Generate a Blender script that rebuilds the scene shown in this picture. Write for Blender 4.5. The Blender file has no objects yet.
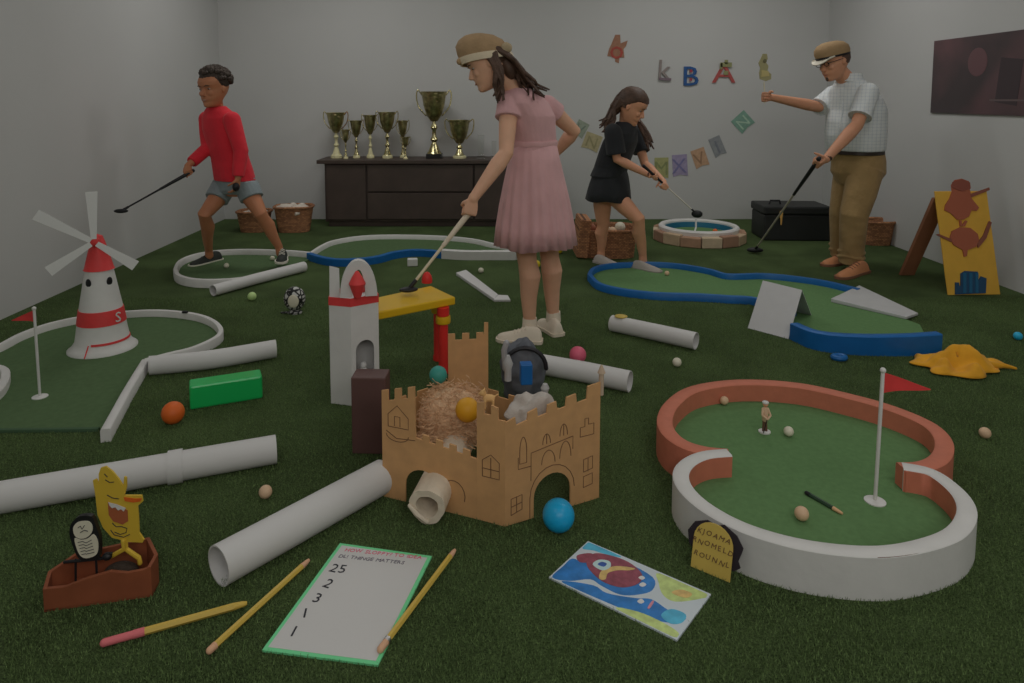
import bpy, bmesh, math, random
import numpy as np
from mathutils import Vector, Matrix, noise
random.seed(7)
V = Vector
COL = bpy.context.scene.collection
PI = math.pi

# ------------------------------------------------------------------ camera model
FPX, PX, PY, PITCH, CAMH = 700.0, 494.0, 159.2, math.radians(5), 1.25
def ray(x, y):
    up = -(y - PY)
    return V((x - PX, FPX*math.cos(PITCH) + up*math.sin(PITCH), up*math.cos(PITCH) - FPX*math.sin(PITCH)))
def G(x, y, z=0.0):            # point of the horizontal plane z seen there
    d = ray(x, y); t = (z - CAMH)/d.z
    return V((d.x*t, d.y*t, z))
def P(x, y, Y):                # point at distance Y into the room
    d = ray(x, y); t = Y/d.y
    return V((d.x*t, Y, CAMH + d.z*t))
cam_d = bpy.data.cameras.new('camera'); cam = bpy.data.objects.new('camera', cam_d); COL.objects.link(cam)
cam_d.sensor_width = 36; cam_d.lens = FPX/1024*36
cam_d.shift_x = (512 - PX)/1024; cam_d.shift_y = -(341.5 - PY)/1024
cam_d.clip_start = .05
cam.location = (0, 0, CAMH); cam.rotation_euler = (PI/2 - PITCH, 0, 0)
bpy.context.scene.camera = cam

# ------------------------------------------------------------------ materials
def lin(v):
    v /= 255.0
    return v/12.92 if v <= .04045 else ((v+.055)/1.055)**2.4
K = .20
def C(r, g, b, k=1.0):         # colour measured on the dim photograph -> reflectance
    q = [lin(c)/K*k for c in (r, g, b)]; m_ = max(1, max(q)/.80)
    return tuple(max(.004, c/m_) for c in q)
def mat(name, col, rough=.6, var=.0, vscale=8, bump=0, bscale=60, metal=0, spec=.4, trans=0, coat=0, bdist=.01, detail=4, col2=None, sheen=0):
    m = bpy.data.materials.new(name); m.use_nodes = True
    nt = m.node_tree; b = nt.nodes['Principled BSDF']
    b.inputs['Base Color'].default_value = (*col, 1)
    b.inputs['Roughness'].default_value = rough; b.inputs['Metallic'].default_value = metal
    b.inputs['Specular IOR Level'].default_value = spec
    b.inputs['Transmission Weight'].default_value = trans
    b.inputs['Coat Weight'].default_value = coat
    b.inputs['Sheen Weight'].default_value = sheen
    tc = nt.nodes.new('ShaderNodeTexCoord')
    if var or col2:
        n = nt.nodes.new('ShaderNodeTexNoise'); n.inputs['Scale'].default_value = vscale; n.inputs['Detail'].default_value = detail
        nt.links.new(tc.outputs['Object'], n.inputs['Vector'])
        r = nt.nodes.new('ShaderNodeValToRGB'); e = r.color_ramp.elements
        e[0].position = .3; e[1].position = .7
        if col2: e[0].color = (*col, 1); e[1].color = (*col2, 1)
        else:
            e[0].color = (*[c*(1-var) for c in col], 1); e[1].color = (*[min(.9, c*(1+var)) for c in col], 1)
        nt.links.new(n.outputs['Fac'], r.inputs['Fac']); nt.links.new(r.outputs['Color'], b.inputs['Base Color'])
    if bump:
        n2 = nt.nodes.new('ShaderNodeTexNoise'); n2.inputs['Scale'].default_value = bscale; n2.inputs['Detail'].default_value = 5
        nt.links.new(tc.outputs['Object'], n2.inputs['Vector'])
        bp = nt.nodes.new('ShaderNodeBump'); bp.inputs['Strength'].default_value = bump; bp.inputs['Distance'].default_value = bdist
        nt.links.new(n2.outputs['Fac'], bp.inputs['Height']); nt.links.new(bp.outputs['Normal'], b.inputs['Normal'])
    return m

# ------------------------------------------------------------------ mesh builder
def perp(d):
    d = d.normalized(); a = V((0, 0, 1)) if abs(d.z) < .9 else V((1, 0, 0))
    u = a.cross(d).normalized(); return u, d.cross(u).normalized()
WL = {}
class MB:
    def __init__(s): s.v = []; s.f = []; s.m = []
    def add(s, vs, fs, mi=0):
        o = len(s.v); s.v += [V(q) for q in vs]; s.f += [tuple(i+o for i in f) for f in fs]; s.m += [mi]*len(fs); return s
    def box(s, c, size, R=None, mi=0, taper=1.0):
        vs = []
        for z in (-.5, .5):
            k = taper if z > 0 else 1
            for x, y in ((-.5, -.5), (.5, -.5), (.5, .5), (-.5, .5)):
                p = V((x*size[0]*k, y*size[1]*k, z*size[2]));
                if R: p = R @ p
                vs.append(V(c)+p)
        return s.add(vs, [(3,2,1,0),(4,5,6,7),(0,1,5,4),(1,2,6,5),(2,3,7,6),(3,0,4,7)], mi)
    def hexa(s, b4, t4, mi=0):
        return s.add(list(b4)+list(t4), [(3,2,1,0),(4,5,6,7),(0,1,5,4),(1,2,6,5),(2,3,7,6),(3,0,4,7)], mi)
    def loft(s, rings, caps=True, closed=False, mi=0):
        n = len(rings[0]); vs = [p for r in rings for p in r]; fs = []
        m = len(rings)
        for i in range(m if closed else m-1):
            for j in range(n):
                a = i*n+j; b = i*n+(j+1)%n; c = ((i+1)%m)*n+(j+1)%n; d = ((i+1)%m)*n+j
                fs.append((a, b, c, d))
        if caps and not closed:
            fs.append(tuple(range(n-1, -1, -1))); fs.append(tuple((m-1)*n+j for j in range(n)))
        return s.add(vs, fs, mi)
    def tube(s, pts, rad, n=12, round_=True, mi=0, caps=True, flat=None):
        pts = [V(p) for p in pts]; m = len(pts)
        if not hasattr(rad, '__len__'): rad = [rad]*m
        tang = [(pts[min(i+1, m-1)]-pts[max(i-1, 0)]).normalized() for i in range(m)]
        u, w = perp(tang[0]); rings = []
        def ring(c, r, u, w): return [c + (u*math.cos(2*PI*j/n) + w*math.sin(2*PI*j/n))*r for j in range(n)]
        if round_:
            for a in (.12, .5, .85):
                rings.append(ring(pts[0]-tang[0]*rad[0]*math.cos(a*PI/2), rad[0]*math.sin(a*PI/2), u, w))
        for i in range(m):
            t = tang[i]; u = (u - t*u.dot(t)).normalized(); w = t.cross(u)
            rings.append(ring(pts[i], rad[i], u, w))
        if round_:
            for a in (.85, .5, .12):
                rings.append(ring(pts[-1]+tang[-1]*rad[-1]*math.cos(a*PI/2), rad[-1]*math.sin(a*PI/2), u, w))
        return s.loft(rings, caps, mi=mi)
    def pipe(s, pts, ro, ri, n=24, mi=0, mi2=None, jit=0):
        """hollow open tube"""
        pts = [V(p) for p in pts]; m = len(pts); u, w = perp(pts[-1]-pts[0]); t = (pts[-1]-pts[0]).normalized()
        def ring(c, r, k):
            return [c+(u*math.cos(2*PI*j/n)+w*math.sin(2*PI*j/n))*r*(1+jit*math.sin(3*j*2*PI/n+k)) for j in range(n)]
        outer = [ring(p, ro, i*.7) for i, p in enumerate(pts)]; inner = [ring(p, ri, i*.7) for i, p in enumerate(reversed(pts))]
        s.loft(outer + inner, closed=True, mi=mi); return s
    def ell(s, c, r, ax=None, nu=16, nv=10, mi=0):
        c = V(c)
        if not hasattr(r, '__len__'): r = (r, r, r)
        X, Y, Z = ax if ax else (V((1,0,0)), V((0,1,0)), V((0,0,1)))
        vs = [c - Z*r[2]]; fs = []
        for i in range(1, nv):
            a = -PI/2 + PI*i/nv
            for j in range(nu):
                b = 2*PI*j/nu
                vs.append(c + X*r[0]*math.cos(a)*math.cos(b) + Y*r[1]*math.cos(a)*math.sin(b) + Z*r[2]*math.sin(a))
        vs.append(c + Z*r[2]); L = len(vs)-1
        for j in range(nu):
            fs.append((0, 1+(j+1)%nu, 1+j)); fs.append((L, L-nu+j, L-nu+(j+1)%nu))
        for i in range(nv-2):
            for j in range(nu):
                a = 1+i*nu+j; b = 1+i*nu+(j+1)%nu; fs.append((a, b, b+nu, a+nu))
        return s.add(vs, fs, mi)
    def lathe(s, prof, c=(0,0,0), n=24, mi=0, ax=None, sq=None):
        c = V(c); X, Y, Z = ax if ax else (V((1,0,0)), V((0,1,0)), V((0,0,1)))
        rings = [[c + Z*z + X*max(r, .0004)*math.cos(2*PI*j/n) + Y*max(r, .0004)*math.sin(2*PI*j/n) for j in range(n)] for r, z in prof]
        return s.loft(rings, True, mi=mi)
    def prism(s, poly, O, U, W, N, th, mi=0):
        """extrude the 2-d outline poly (u,w) by th along N"""
        O = V(O); a = [O+U*p[0]+W*p[1] for p in poly]; b = [q+N*th for q in a]; n = len(a)
        return s.add(a+b, [tuple(range(n-1, -1, -1)), tuple(range(n, 2*n))] + [(i, (i+1)%n, (i+1)%n+n, i+n) for i in range(n)], mi)
    def rim(s, path, th, h, z0=0, closed=False, mi=0, mi_in=None, inside=1):
        """low wall following a ground path"""
        n = len(path); rings = []
        for i, p in enumerate(path):
            a = path[(i-1) % n] if (closed or i) else path[i]; b = path[(i+1) % n] if (closed or i < n-1) else path[i]
            t = V((b[0]-a[0], b[1]-a[1], 0)).normalized(); nn = V((-t.y, t.x, 0))*th/2; q = V((p[0], p[1], z0)); hh = h[i] if hasattr(h, '__len__') else h
            rings.append([q-nn, q+nn, q+nn+V((0,0,hh-.004)), q+nn*.8+V((0,0,hh)), q-nn*.8+V((0,0,hh)), q-nn+V((0,0,hh-.004))])
        k = len(s.f); s.loft(rings, closed=closed, mi=mi)
        if mi_in is not None:
            for i in range(k, len(s.f)):
                f = s.f[i]
                if len(f) == 4 and (i-k) % 6 == (1 if inside > 0 else 5): s.m[i] = mi_in
        return s
    def mesh(s, name):
        me = bpy.data.meshes.new(name); me.from_pydata([tuple(v) for v in s.v], [], s.f)
        for p, k in zip(me.polygons, s.m): p.material_index = k
        bm = bmesh.new(); bm.from_mesh(me); bmesh.ops.recalc_face_normals(bm, faces=bm.faces); bm.to_mesh(me); bm.free()
        return me
    def build(s, name, mats, parent=None, smooth=True, bevel=0, remesh=0, smooths=0, sub=0, solid=0, angle=40, kind=None, decim=0):
        if not isinstance(mats, (list, tuple)): mats = [mats]
        me = s.mesh(name)
        if remesh or sub:
            t = bpy.data.objects.new('t', me); COL.objects.link(t)
            if remesh:
                r = t.modifiers.new('r', 'REMESH'); r.mode = 'VOXEL'; r.voxel_size = remesh
                if smooths:
                    r = t.modifiers.new('s', 'SMOOTH'); r.iterations = smooths; r.factor = .5
            if sub:
                r = t.modifiers.new('u', 'SUBSURF'); r.levels = sub; r.render_levels = sub
            dg = bpy.context.evaluated_depsgraph_get(); dg.update()
            m2 = bpy.data.meshes.new_from_object(t.evaluated_get(dg)); bpy.data.objects.remove(t); me = m2; me.name = name
        for m in mats: me.materials.append(m)
        xs = [v.co for v in me.vertices]
        mn = V((min(q.x for q in xs), min(q.y for q in xs), min(q.z for q in xs))); mx = V((max(q.x for q in xs), max(q.y for q in xs), max(q.z for q in xs)))
        org = V(((mn.x+mx.x)/2, (mn.y+mx.y)/2, (mn.z+mx.z)/2 if parent else mn.z))
        me.transform(Matrix.Translation(-org))
        if smooth:
            me.polygons.foreach_set('use_smooth', [True]*len(me.polygons))
            if not remesh: me.set_sharp_from_angle(angle=math.radians(angle))
        else: me.polygons.foreach_set('use_smooth', [False]*len(me.polygons))
        o = bpy.data.objects.new(name, me); COL.objects.link(o)
        if parent:
            o.parent = parent; o.location = org - WL[parent.name]
        else: o.location = org
        WL[o.name] = org
        if bevel:
            b = o.modifiers.new('bevel', 'BEVEL'); b.width = bevel; b.segments = 2; b.limit_method = 'ANGLE'
        if solid:
            b = o.modifiers.new('solid', 'SOLIDIFY'); b.thickness = solid; b.offset = 0
        if kind: o['kind'] = kind
        return o
def thing(name, loc, label, cat, group=None):
    o = bpy.data.objects.new(name, None); o.empty_display_size = .05; COL.objects.link(o); o.location = V(loc); WL[o.name] = V(loc)
    return tag(o, label, cat, group)
def tag(o, label, cat, group=None):
    o['label'] = label; o['category'] = cat
    if group: o['group'] = group
    return o
def dup(o, loc, label, group=None):
    r = o.copy(); COL.objects.link(r); r.location = V(loc); WL[r.name] = V(loc); r['label'] = label
    if group: r['group'] = group
    for ch in o.children:
        c = ch.copy(); COL.objects.link(c); c.parent = r
        for g in ch.children:
            d = g.copy(); COL.objects.link(d); d.parent = c
    return r
def smoothpath(pts, k=6, closed=False):
    n = len(pts); out = []
    for i in range(n if closed else n-1):
        p = [V(pts[(i+j) % n]) if closed else V(pts[max(0, min(n-1, i+j))]) for j in (-1, 0, 1, 2)]
        for t in range(k):
            t = t/k
            out.append(.5*((2*p[1]) + (-p[0]+p[2])*t + (2*p[0]-5*p[1]+4*p[2]-p[3])*t*t + (-p[0]+3*p[1]-3*p[2]+p[3])*t**3))
    if not closed: out.append(V(pts[-1]))
    return out
def text_into(mb, s, size, O, U, W, N, mi=0, th=.0006, jit=0, shear=0, spacing=1.0, center=False):
    """handwritten line of text as thin raised letters"""
    x = 0; glyphs = []
    for ch in s:
        if ch == ' ': x += size*.35; continue
        cu = bpy.data.curves.new('t', 'FONT'); cu.body = ch; cu.size = size; cu.extrude = 0; cu.resolution_u = 2; cu.shear = shear
        t = bpy.data.objects.new('t', cu); COL.objects.link(t)
        dg = bpy.context.evaluated_depsgraph_get(); dg.update()
        me = bpy.data.meshes.new_from_object(t.evaluated_get(dg)); bpy.data.objects.remove(t)
        a = random.uniform(-jit, jit); co = [v.co.copy() for v in me.vertices]; w = max([c.x for c in co] or [0])
        glyphs.append((x, a, co, [tuple(p.vertices) for p in me.polygons], random.uniform(-jit, jit)*size*.3))
        x += w + size*.1*spacing
    off = -x/2 if center else 0
    for gx, a, co, fs, dy in glyphs:
        vs = []
        for c in co:
            px, py = c.x*math.cos(a)-c.y*math.sin(a)+gx+off, c.x*math.sin(a)+c.y*math.cos(a)+dy
            vs.append(V(O)+U*px+W*py)
        n = len(vs)
        edges = {}
        for f in fs:
            for i in range(len(f)):
                e = (f[i], f[(i+1) % len(f)]); 
                if (e[1], e[0]) in edges: del edges[(e[1], e[0])]
                else: edges[e] = 1
        mb.add(vs+[v+N*th for v in vs], [tuple(reversed(f)) for f in fs]+[tuple(i+n for i in f) for f in fs]+[(a_, b_, b_+n, a_+n) for a_, b_ in edges], mi)
X_, Y_, Z_ = V((1,0,0)), V((0,1,0)), V((0,0,1))

# ------------------------------------------------------------------ shared materials
M = {}
M['wall'] = mat('wall_paint', (.60,.60,.59), .85, var=.02, vscale=1.2)
M['white'] = mat('white_card', (.74,.73,.71), .7, var=.03, vscale=15, bump=.1, bscale=40)
M['white_dull'] = mat('white_board', (.54,.54,.54), .8, var=.03, vscale=15)
M['paper'] = mat('white_paper', (.70,.69,.68), .8, bump=.15, bscale=25, bdist=.004)
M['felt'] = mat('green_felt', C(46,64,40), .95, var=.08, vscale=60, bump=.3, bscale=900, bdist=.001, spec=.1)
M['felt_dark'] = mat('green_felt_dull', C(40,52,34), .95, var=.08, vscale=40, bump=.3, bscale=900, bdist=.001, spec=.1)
M['red'] = mat('red_paint', C(124,34,34), .55, var=.06, vscale=20)
M['coral'] = mat('coral_paint', C(100,57,44), .65, var=.05, vscale=25, bump=.1, bscale=80)
M['blue'] = mat('blue_paint', C(5,46,82), .45, var=.06, vscale=20)
M['yellow'] = mat('yellow_card', (.68,.49,.11), .6, var=.04, vscale=20)
M['black'] = mat('black_plastic', (.015,.015,.017), .45)
M['card'] = mat('cardboard', C(101,76,50), .85, var=.07, vscale=22, bump=.1, bscale=200, bdist=.002)
M['carddark'] = mat('cardboard_ink', C(52,36,24), .9)
M['dark'] = mat('dark_wood', C(33,27,24), .5, var=.15, vscale=6)
M['orange'] = mat('orange_rubber', C(165,76,26), .5, bump=.2, bscale=60, bdist=.003)
M['wood'] = mat('red_brown_wood', C(68,35,20), .7, var=.15, vscale=12)
M['metal'] = mat('steel', (.6,.6,.6), .3, metal=1)
M['ink'] = mat('black_ink', (.03,.03,.04), .7)
M['pink'] = mat('pink_ink', C(150,60,80), .7)
# ------------------------------------------------------------------ room
XL, XR, YB, YF, HC = -2.79, 3.39, 7.17, -1.6, 3.0
def struct(name, mb, m, **k):
    o = mb.build(name, m, smooth=False, **k); o['kind'] = 'structure'; return o
mt = mat('artificial_turf', C(34,43,25), .95, spec=.1, bump=.9, bscale=260, bdist=.012)
nt = mt.node_tree; b = nt.nodes['Principled BSDF']; tc = nt.nodes['Texture Coordinate']
def rampnoise(nt, scale, c1, c2, p1=.35, p2=.65, detail=5, stretch=None):
    n = nt.nodes.new('ShaderNodeTexNoise'); n.inputs['Scale'].default_value = scale; n.inputs['Detail'].default_value = detail
    src = nt.nodes['Texture Coordinate'].outputs['Object']
    if stretch:
        mp = nt.nodes.new('ShaderNodeMapping'); mp.inputs['Scale'].default_value = stretch; nt.links.new(src, mp.inputs['Vector']); src = mp.outputs['Vector']
    nt.links.new(src, n.inputs['Vector'])
    r = nt.nodes.new('ShaderNodeValToRGB'); e = r.color_ramp.elements; e[0].position = p1; e[1].position = p2
    e[0].color = (*c1, 1); e[1].color = (*c2, 1); nt.links.new(n.outputs['Fac'], r.inputs['Fac']); return r
r1 = rampnoise(nt, 190, C(24,31,17), C(47,58,34)); r2 = rampnoise(nt, 3.2, (.78,.78,.78), (1.15,1.15,1.15))
mx = nt.nodes.new('ShaderNodeMix'); mx.data_type = 'RGBA'; mx.blend_type = 'MULTIPLY'; mx.inputs['Factor'].default_value = 1
nt.links.new(r1.outputs['Color'], mx.inputs['A']); nt.links.new(r2.outputs['Color'], mx.inputs['B']); nt.links.new(mx.outputs['Result'], b.inputs['Base Color'])
struct('floor', MB().box(((XL+XR)/2, (YF+YB)/2, -.05), (XR-XL+.3, YB-YF+.3, .1)), mt)
struct('wall_back', MB().box(((XL+XR)/2, YB+.05, HC/2), (XR-XL+.2, .1, HC)), M['wall'])
struct('wall_left', MB().box((XL-.05, (YF+YB)/2, HC/2), (.1, YB-YF, HC)), M['wall'])
struct('wall_right', MB().box((XR+.05, (YF+YB)/2, HC/2), (.1, YB-YF, HC)), M['wall'])
struct('wall_front', MB().box(((XL+XR)/2, YF-.05, HC/2), (XR-XL+.2, .1, HC)), M['wall'])
struct('ceiling', MB().box(((XL+XR)/2, (YF+YB)/2, HC+.05), (XR-XL+.2, YB-YF+.2, .1)), M['wall'])

# ------------------------------------------------------------------ greens
def W2(pts, h, ox=0, oy=0, s=1): return [G(ox+p[0]/s, oy+p[1]/s, h) for p in pts]
KEEP = []                        # ground areas without turf blades
def slab(mb, path, z, mi=0):
    a = [V((p[0], p[1], 0)) for p in path]; t = [V((p[0], p[1], z)) for p in path]; n = len(a)
    mb.add(a+t, [tuple(range(n-1,-1,-1)), tuple(range(n,2*n))]+[(i,(i+1)%n,(i+1)%n+n,i+n) for i in range(n)], mi); KEEP.append([(p[0],p[1]) for p in path])
    return mb
def balls(x, yb, rpx, name, m, label, cat='ball', group=None, z=0.0):
    Y = (CAMH-z)/( -ray(x, yb).z) * ray(x, yb).y; r = rpx*Y/FPX; c = P(x, yb-rpx, Y); c.z = z+r
    o = MB().ell((c.x, c.y, c.z), r, nu=28, nv=18).build(name, m); return tag(o, label, cat, group)
def flagpole(px, pyb, pyt, label, flagdir, z, fl, fh, tilt=0, lean=0):
    b0 = G(px, pyb, z); top = P(px+tilt, pyt, b0.y); t = thing('golf_flag', b0, label, 'flag')
    MB().lathe([(0,0),(.030,0),(.030,.003),(.010,.007),(0,.007)], b0).build('base', M['white'], t)
    MB().tube([b0+Z_*.004, top], .0055, n=10).build('pole', M['white'], t)
    MB().ell(top+Z_*.002, .0085).build('cap', M['white'], t)
    d = V((flagdir, .12, 0)).normalized()
    mb = MB(); n = 8; rows = []
    for i in range(n+1):
        q = i/n; off = Y_*(.007*math.sin(q*5)); a = top + d*fl*q - Z_*(.004 + fh*.82*q) + off; c = top + d*fl*q - Z_*(fh - fh*.08*q) + off
        if q == 1: c = a - Z_*.003
        rows.append([a, c, c+Y_*.0015, a+Y_*.0015])
    mb.loft(rows).build('pennant', M['red'], t)
    return t

# front right green (red lobe behind, white lobe in front)
OX, OY, S = 640, 350, 2.529
redpts = [(660,293),(712,291),(752,276),(770,248),(762,215),(725,183),(640,147),(540,118),(400,88),(255,80),(140,96),(85,130),(63,170),(72,205),(110,235),(165,252),(225,258)]
whpts = [(225,259),(165,265),(122,284),(103,315),(120,355),(175,402),(260,447),(370,482),(490,503),(610,509),(710,494),(790,465),(824,425),(822,385),(790,345),(735,308),(664,293)]
HR = .115
rp = smoothpath(W2(redpts, HR, OX, OY, S), 5); wp = smoothpath(W2(whpts, HR, OX, OY, S), 5)
g = thing('putting_green', G(812, 470), 'raised figure-eight putting green with a red rear rim and a white front rim', 'mini golf hole')
slab(MB(), rp+wp, .045).build('felt', M['felt'], g)
MB().rim(rp, .054, HR).build('rear_rim', M['coral'], g, angle=50)
MB().rim(wp, .048, HR+.002, mi_in=1, inside=1).build('front_rim', [M['white'], M['coral']], g, angle=50)
mb = MB(); seam = [p+V((0,0,HR+.0025)) - V((p[0],p[1],0)).normalized()*0 for p in []]
ctr = sum((V((p[0],p[1],0)) for p in wp), V())/len(wp)
for a, bb in ((24, 34), (44, 56)):
    q = [V((p[0],p[1],HR-.001)) + (V((p[0],p[1],0))-ctr).normalized()*.0225 for p in wp[a:bb]]
    MB().tube(q, .0009, n=5).build('pencil_seam_line', M['carddark'], g)
flagpole(875, 501.5, 371, 'tall white flagpole with a red pennant on the green with the red and white rim', 1, .045, .152, .068, tilt=8)
# golfer figurine
b0 = G(764.5, 432, .045); t = thing('golfer_figurine', b0, 'tiny golfer figurine on a white base on the rear of the red-rimmed green', 'figurine')
MB().lathe([(0,0),(.021,0),(.021,.004),(0,.005)], b0).build('base', M['white'], t)
MB().tube([b0+V((-.004,0,.004)), b0+V((-.004,0,.045))], .005, n=8).tube([b0+V((.006,0,.004)), b0+V((.003,0,.045))], .005, n=8).build('trousers', mat('figurine_trousers', (.16,.08,.05)), t)
MB().lathe([(.006,.04),(.010,.045),(.011,.075),(.009,.09),(.003,.094)], b0).tube([b0+V((.009,0,.088)), b0+V((.016,-.01,.066)), b0+V((.004,-.016,.056))], .004, n=8).tube([b0+V((-.009,0,.088)), b0+V((-.014,-.01,.068)), b0+V((0,-.016,.056))], .004, n=8).build('shirt', mat('figurine_shirt', C(110,92,76)), t)
MB().ell(b0+Z_*.104, .0095).build('head', mat('figurine_skin', C(128,90,70)), t)
MB().ell(b0+Z_*.111, (.012,.012,.006)).build('hat', M['white'], t)
MB().tube([b0+V((.002,-.017,.058)), b0+V((-.012,-.02,.006))], .0014, n=6).build('tiny_club', M['black'], t)
mball = mat('worn_ball', C(140,118,96), .5, var=.08, vscale=40)
mwb = mat('white_ball', C(150,146,132), .4)
balls(724.2, 404.5, 4.4, 'golf_ball', mball, 'cream golf ball at the back left of the red-rimmed green', z=.045)
balls(788.7, 436, 5.0, 'golf_ball', mwb, 'white golf ball just right of the golfer figurine', z=.045)
balls(801.7, 520, 7.2, 'golf_ball', mball, 'tan golf ball beside the dark green pencil', z=.045)
balls(985, 438, 5.6, 'golf_ball', mball, 'tan golf ball on the turf to the right of the red-rimmed green')
balls(677, 366.5, 4.6, 'golf_ball', mwb, 'pale golf ball on the turf behind the red rim, near the short white tube')
balls(265.5, 498, 6.8, 'golf_ball', mball, 'tan golf ball on the turf by the long jointed white tube')
balls(173, 423.3, 11.4, 'toy_ball', M['orange'], 'orange ball beside the green block')
balls(558.5, 530.5, 16.8, 'toy_ball', mat('blue_rubber', C(10,84,112), .35), 'big bright blue ball in front of the castle arch')
balls(577.8, 363, 8.7, 'toy_ball', mat('pink_rubber', C(150,66,84), .45), 'pink ball behind the white tube, near the girl in pink')
balls(1018, 340, 4.2, 'golf_ball', mat('cyan_ball', C(24,112,140), .4), 'small bright blue ball at the far right by the wall')
balls(252, 300.5, 4.4, 'golf_ball', mat('lime_ball', C(130,150,98), .4), 'pale lime green ball beside the tube under the boy')
balls(226.5, 268, 2.6, 'golf_ball', mwb, 'tiny white ball between the shoes of the boy in red', z=.008)
balls(272.4, 260.5, 2.4, 'golf_ball', mwb, 'tiny white ball by the rear shoe of the boy in red', z=.008)
balls(481, 273, 2.8, 'golf_ball', mwb, 'small white ball behind the folded white strip')
balls(559, 253.5, 3.8, 'golf_ball', mat('yellow_ball', C(150,130,20), .4), 'small yellow ball just right of the pink skirt hem')
balls(667, 275.5, 2.4, 'golf_ball', mball, 'small tan ball by the shoe of the girl in black', z=.008)
balls(536.5, 268, 4.0, 'golf_ball', mat('mustard_ball', C(128,112,24), .4), 'mustard ball seen between the legs of the girl in pink')

def pencil(x1, y1, x2, y2, label, body, tipm, endm, er, z=.004, r=.0055):
    a, c = G(x1, y1, z+r), G(x2, y2, z+r); d = (c-a).normalized(); L = (c-a).length
    t = thing('pencil', V((a.x, a.y, z)), label, 'pencil')
    MB().tube([a+d*er, c-d*.030], r, n=6, round_=False).build('shaft', body, t, angle=20)
    MB().tube([c-d*.030, c-d*.010], [r, r*.8], n=12, round_=False).build('tip_wood', tipm, t)
    MB().tube([c-d*.010, c], [r*.8, r*.55], n=8, round_=False).build('tip_end', tipm, t)
    MB().tube([a+d*er*.72, a+d*er], r*1.12, n=12, round_=False).build('ferrule', endm[0], t)
    MB().tube([a+d*.002, a+d*er*.72], r*1.05, n=12).build('eraser', endm[1], t)
    return t
py = mat('pencil_yellow', (.72,.50,.09), .45); pw = mat('pencil_wood', C(150,120,90), .7); pe = mat('eraser_pink', C(158,82,86), .7); pt = mat('eraser_tan', C(136,106,84), .7)
pencil(103, 643, 247, 603, 'yellow pencil with a long pink end, leftmost, in front of the wooden box', py, py, (pe, pe), .085, r=.0085)
pencil(209, 651, 309, 560, 'yellow pencil lying at a slant just left of the scorecard', py, pt, (pt, pt), .018, r=.0078)
pencil(380, 650, 455, 550, 'yellow pencil lying along the right edge of the scorecard', py, pt, (M['metal'], pt), .035, r=.0078)
pencil(806, 492.5, 842.5, 513.5, 'dark green pencil lying on the red-rimmed green', mat('pencil_green', (.03,.07,.04), .35), pw, (M['black'], M['black']), .015, z=.045, r=.006)

# yellow sign on the white rim
yb = [G(690.6, 567), G(729.7, 583.5)]
U = (yb[1]-yb[0]); Lw = U.length; U.normalize(); Nn = V((U.y, -U.x, 0)); lean = (Z_*.97 - Nn*.22).normalized()
t = thing('paper_sign', (yb[0]+yb[1])/2, 'yellow arch-topped paper sign with handwriting, leaning on the white rim', 'sign')
w = Lw; hh = .128
poly = [(0,0),(w,0),(w,hh*.62)]+[(w/2+w/2*math.cos(a), hh*.62+hh*.38*math.sin(a)) for a in [PI*i/12 for i in range(1,12)]]+[(0,hh*.62)]
MB().prism(poly, yb[0]+Z_*.002, U, lean, -Nn, .003).build('card', M['yellow'], t, angle=30)
N2 = U.cross(lean).normalized()
if N2.dot(Nn) < 0: N2 = -N2
mb = MB()
for k, (s_, q) in enumerate((('KJOAMA', .094), ('RNOMELD', .066), ('ROUNNL', .034))):
    text_into(mb, s_, .019, yb[0]+Z_*.002+U*(w/2)+lean*q+N2*.0008, U, lean, N2, jit=.18, center=True, shear=.2, spacing=1.2)
mb.build('lettering', M['carddark'], t)
poly2 = [(-.014,.06),(-.02,.095),(-.004,.125),(.03,.142),(.055,.136),(.075,.146),(.11,.128),(.128,.1),(.125,.085),(.118,.06),(.125,.045),(.11,.03),(.02,.03)]
MB().prism([(p[0]*w/.105, p[1]*.9) for p in poly2], yb[0]-Nn*.010, U, (Z_*.98-Nn*.18).normalized(), -Nn, .004).build('backing', mat('dark_plum_card', (.03,.022,.03), .8), t, angle=30)

# scorecard
sc = [G(*p, .006) for p in ((262,650),(378,665),(432,556),(340,543))]
t = thing('scorecard', V((sc[0]+sc[2])/2)*1.0, 'white paper scorecard with a green border and handwritten numbers', 'scorecard')
t.location.z = 0; WL[t.name].z = 0
def flat(mb, q4, z, th, mi=0):
    return mb.hexa([V((p[0],p[1],z)) for p in q4], [V((p[0],p[1],z+th)) for p in q4], mi)
KEEP.append([(p[0],p[1]) for p in sc])
flat(MB(), sc, .001, .005).build('border', mat('green_border', C(70,132,92), .8), t, smooth=False)
u0 = (sc[1]-sc[0]); v0 = (sc[3]-sc[0]); ul, vl = u0.length, v0.length; u0.normalize(); v0.normalize()
ins = [sc[0]+u0*.009+v0*.010, sc[1]-u0*.009+v0*.010, sc[2]-u0*.010-v0*.010, sc[3]+u0*.010-v0*.010]
flat(MB(), ins, .0055, .0012).build('sheet', M['paper'], t, smooth=False)
z0 = Z_*.0068
def at2(a, bq): 
    q = sc[0]+u0*ul*a+v0*vl*bq; return V((q.x, q.y, .0068))
mb = MB(); text_into(mb, 'HOW SLOPPY? TO IDEA', .0195, at2(.10,.915), u0, v0, Z_, jit=.1, spacing=.5); mb.build('heading', M['pink'], t)
mb = MB(); text_into(mb, 'DL! THINGE MATTERS', .0185, at2(.08,.845), u0, v0, Z_, jit=.1, spacing=.4); mb.build('subheading', mat('grey_ink', (.14,.12,.16)), t)
mb = MB()
for k, s_ in enumerate(('25', '2', '3', '1', '1')):
    text_into(mb, s_, .045, at2(.12 if k else .08, .70-k*.145), u0, v0, Z_, jit=.25, shear=-.1)
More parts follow.
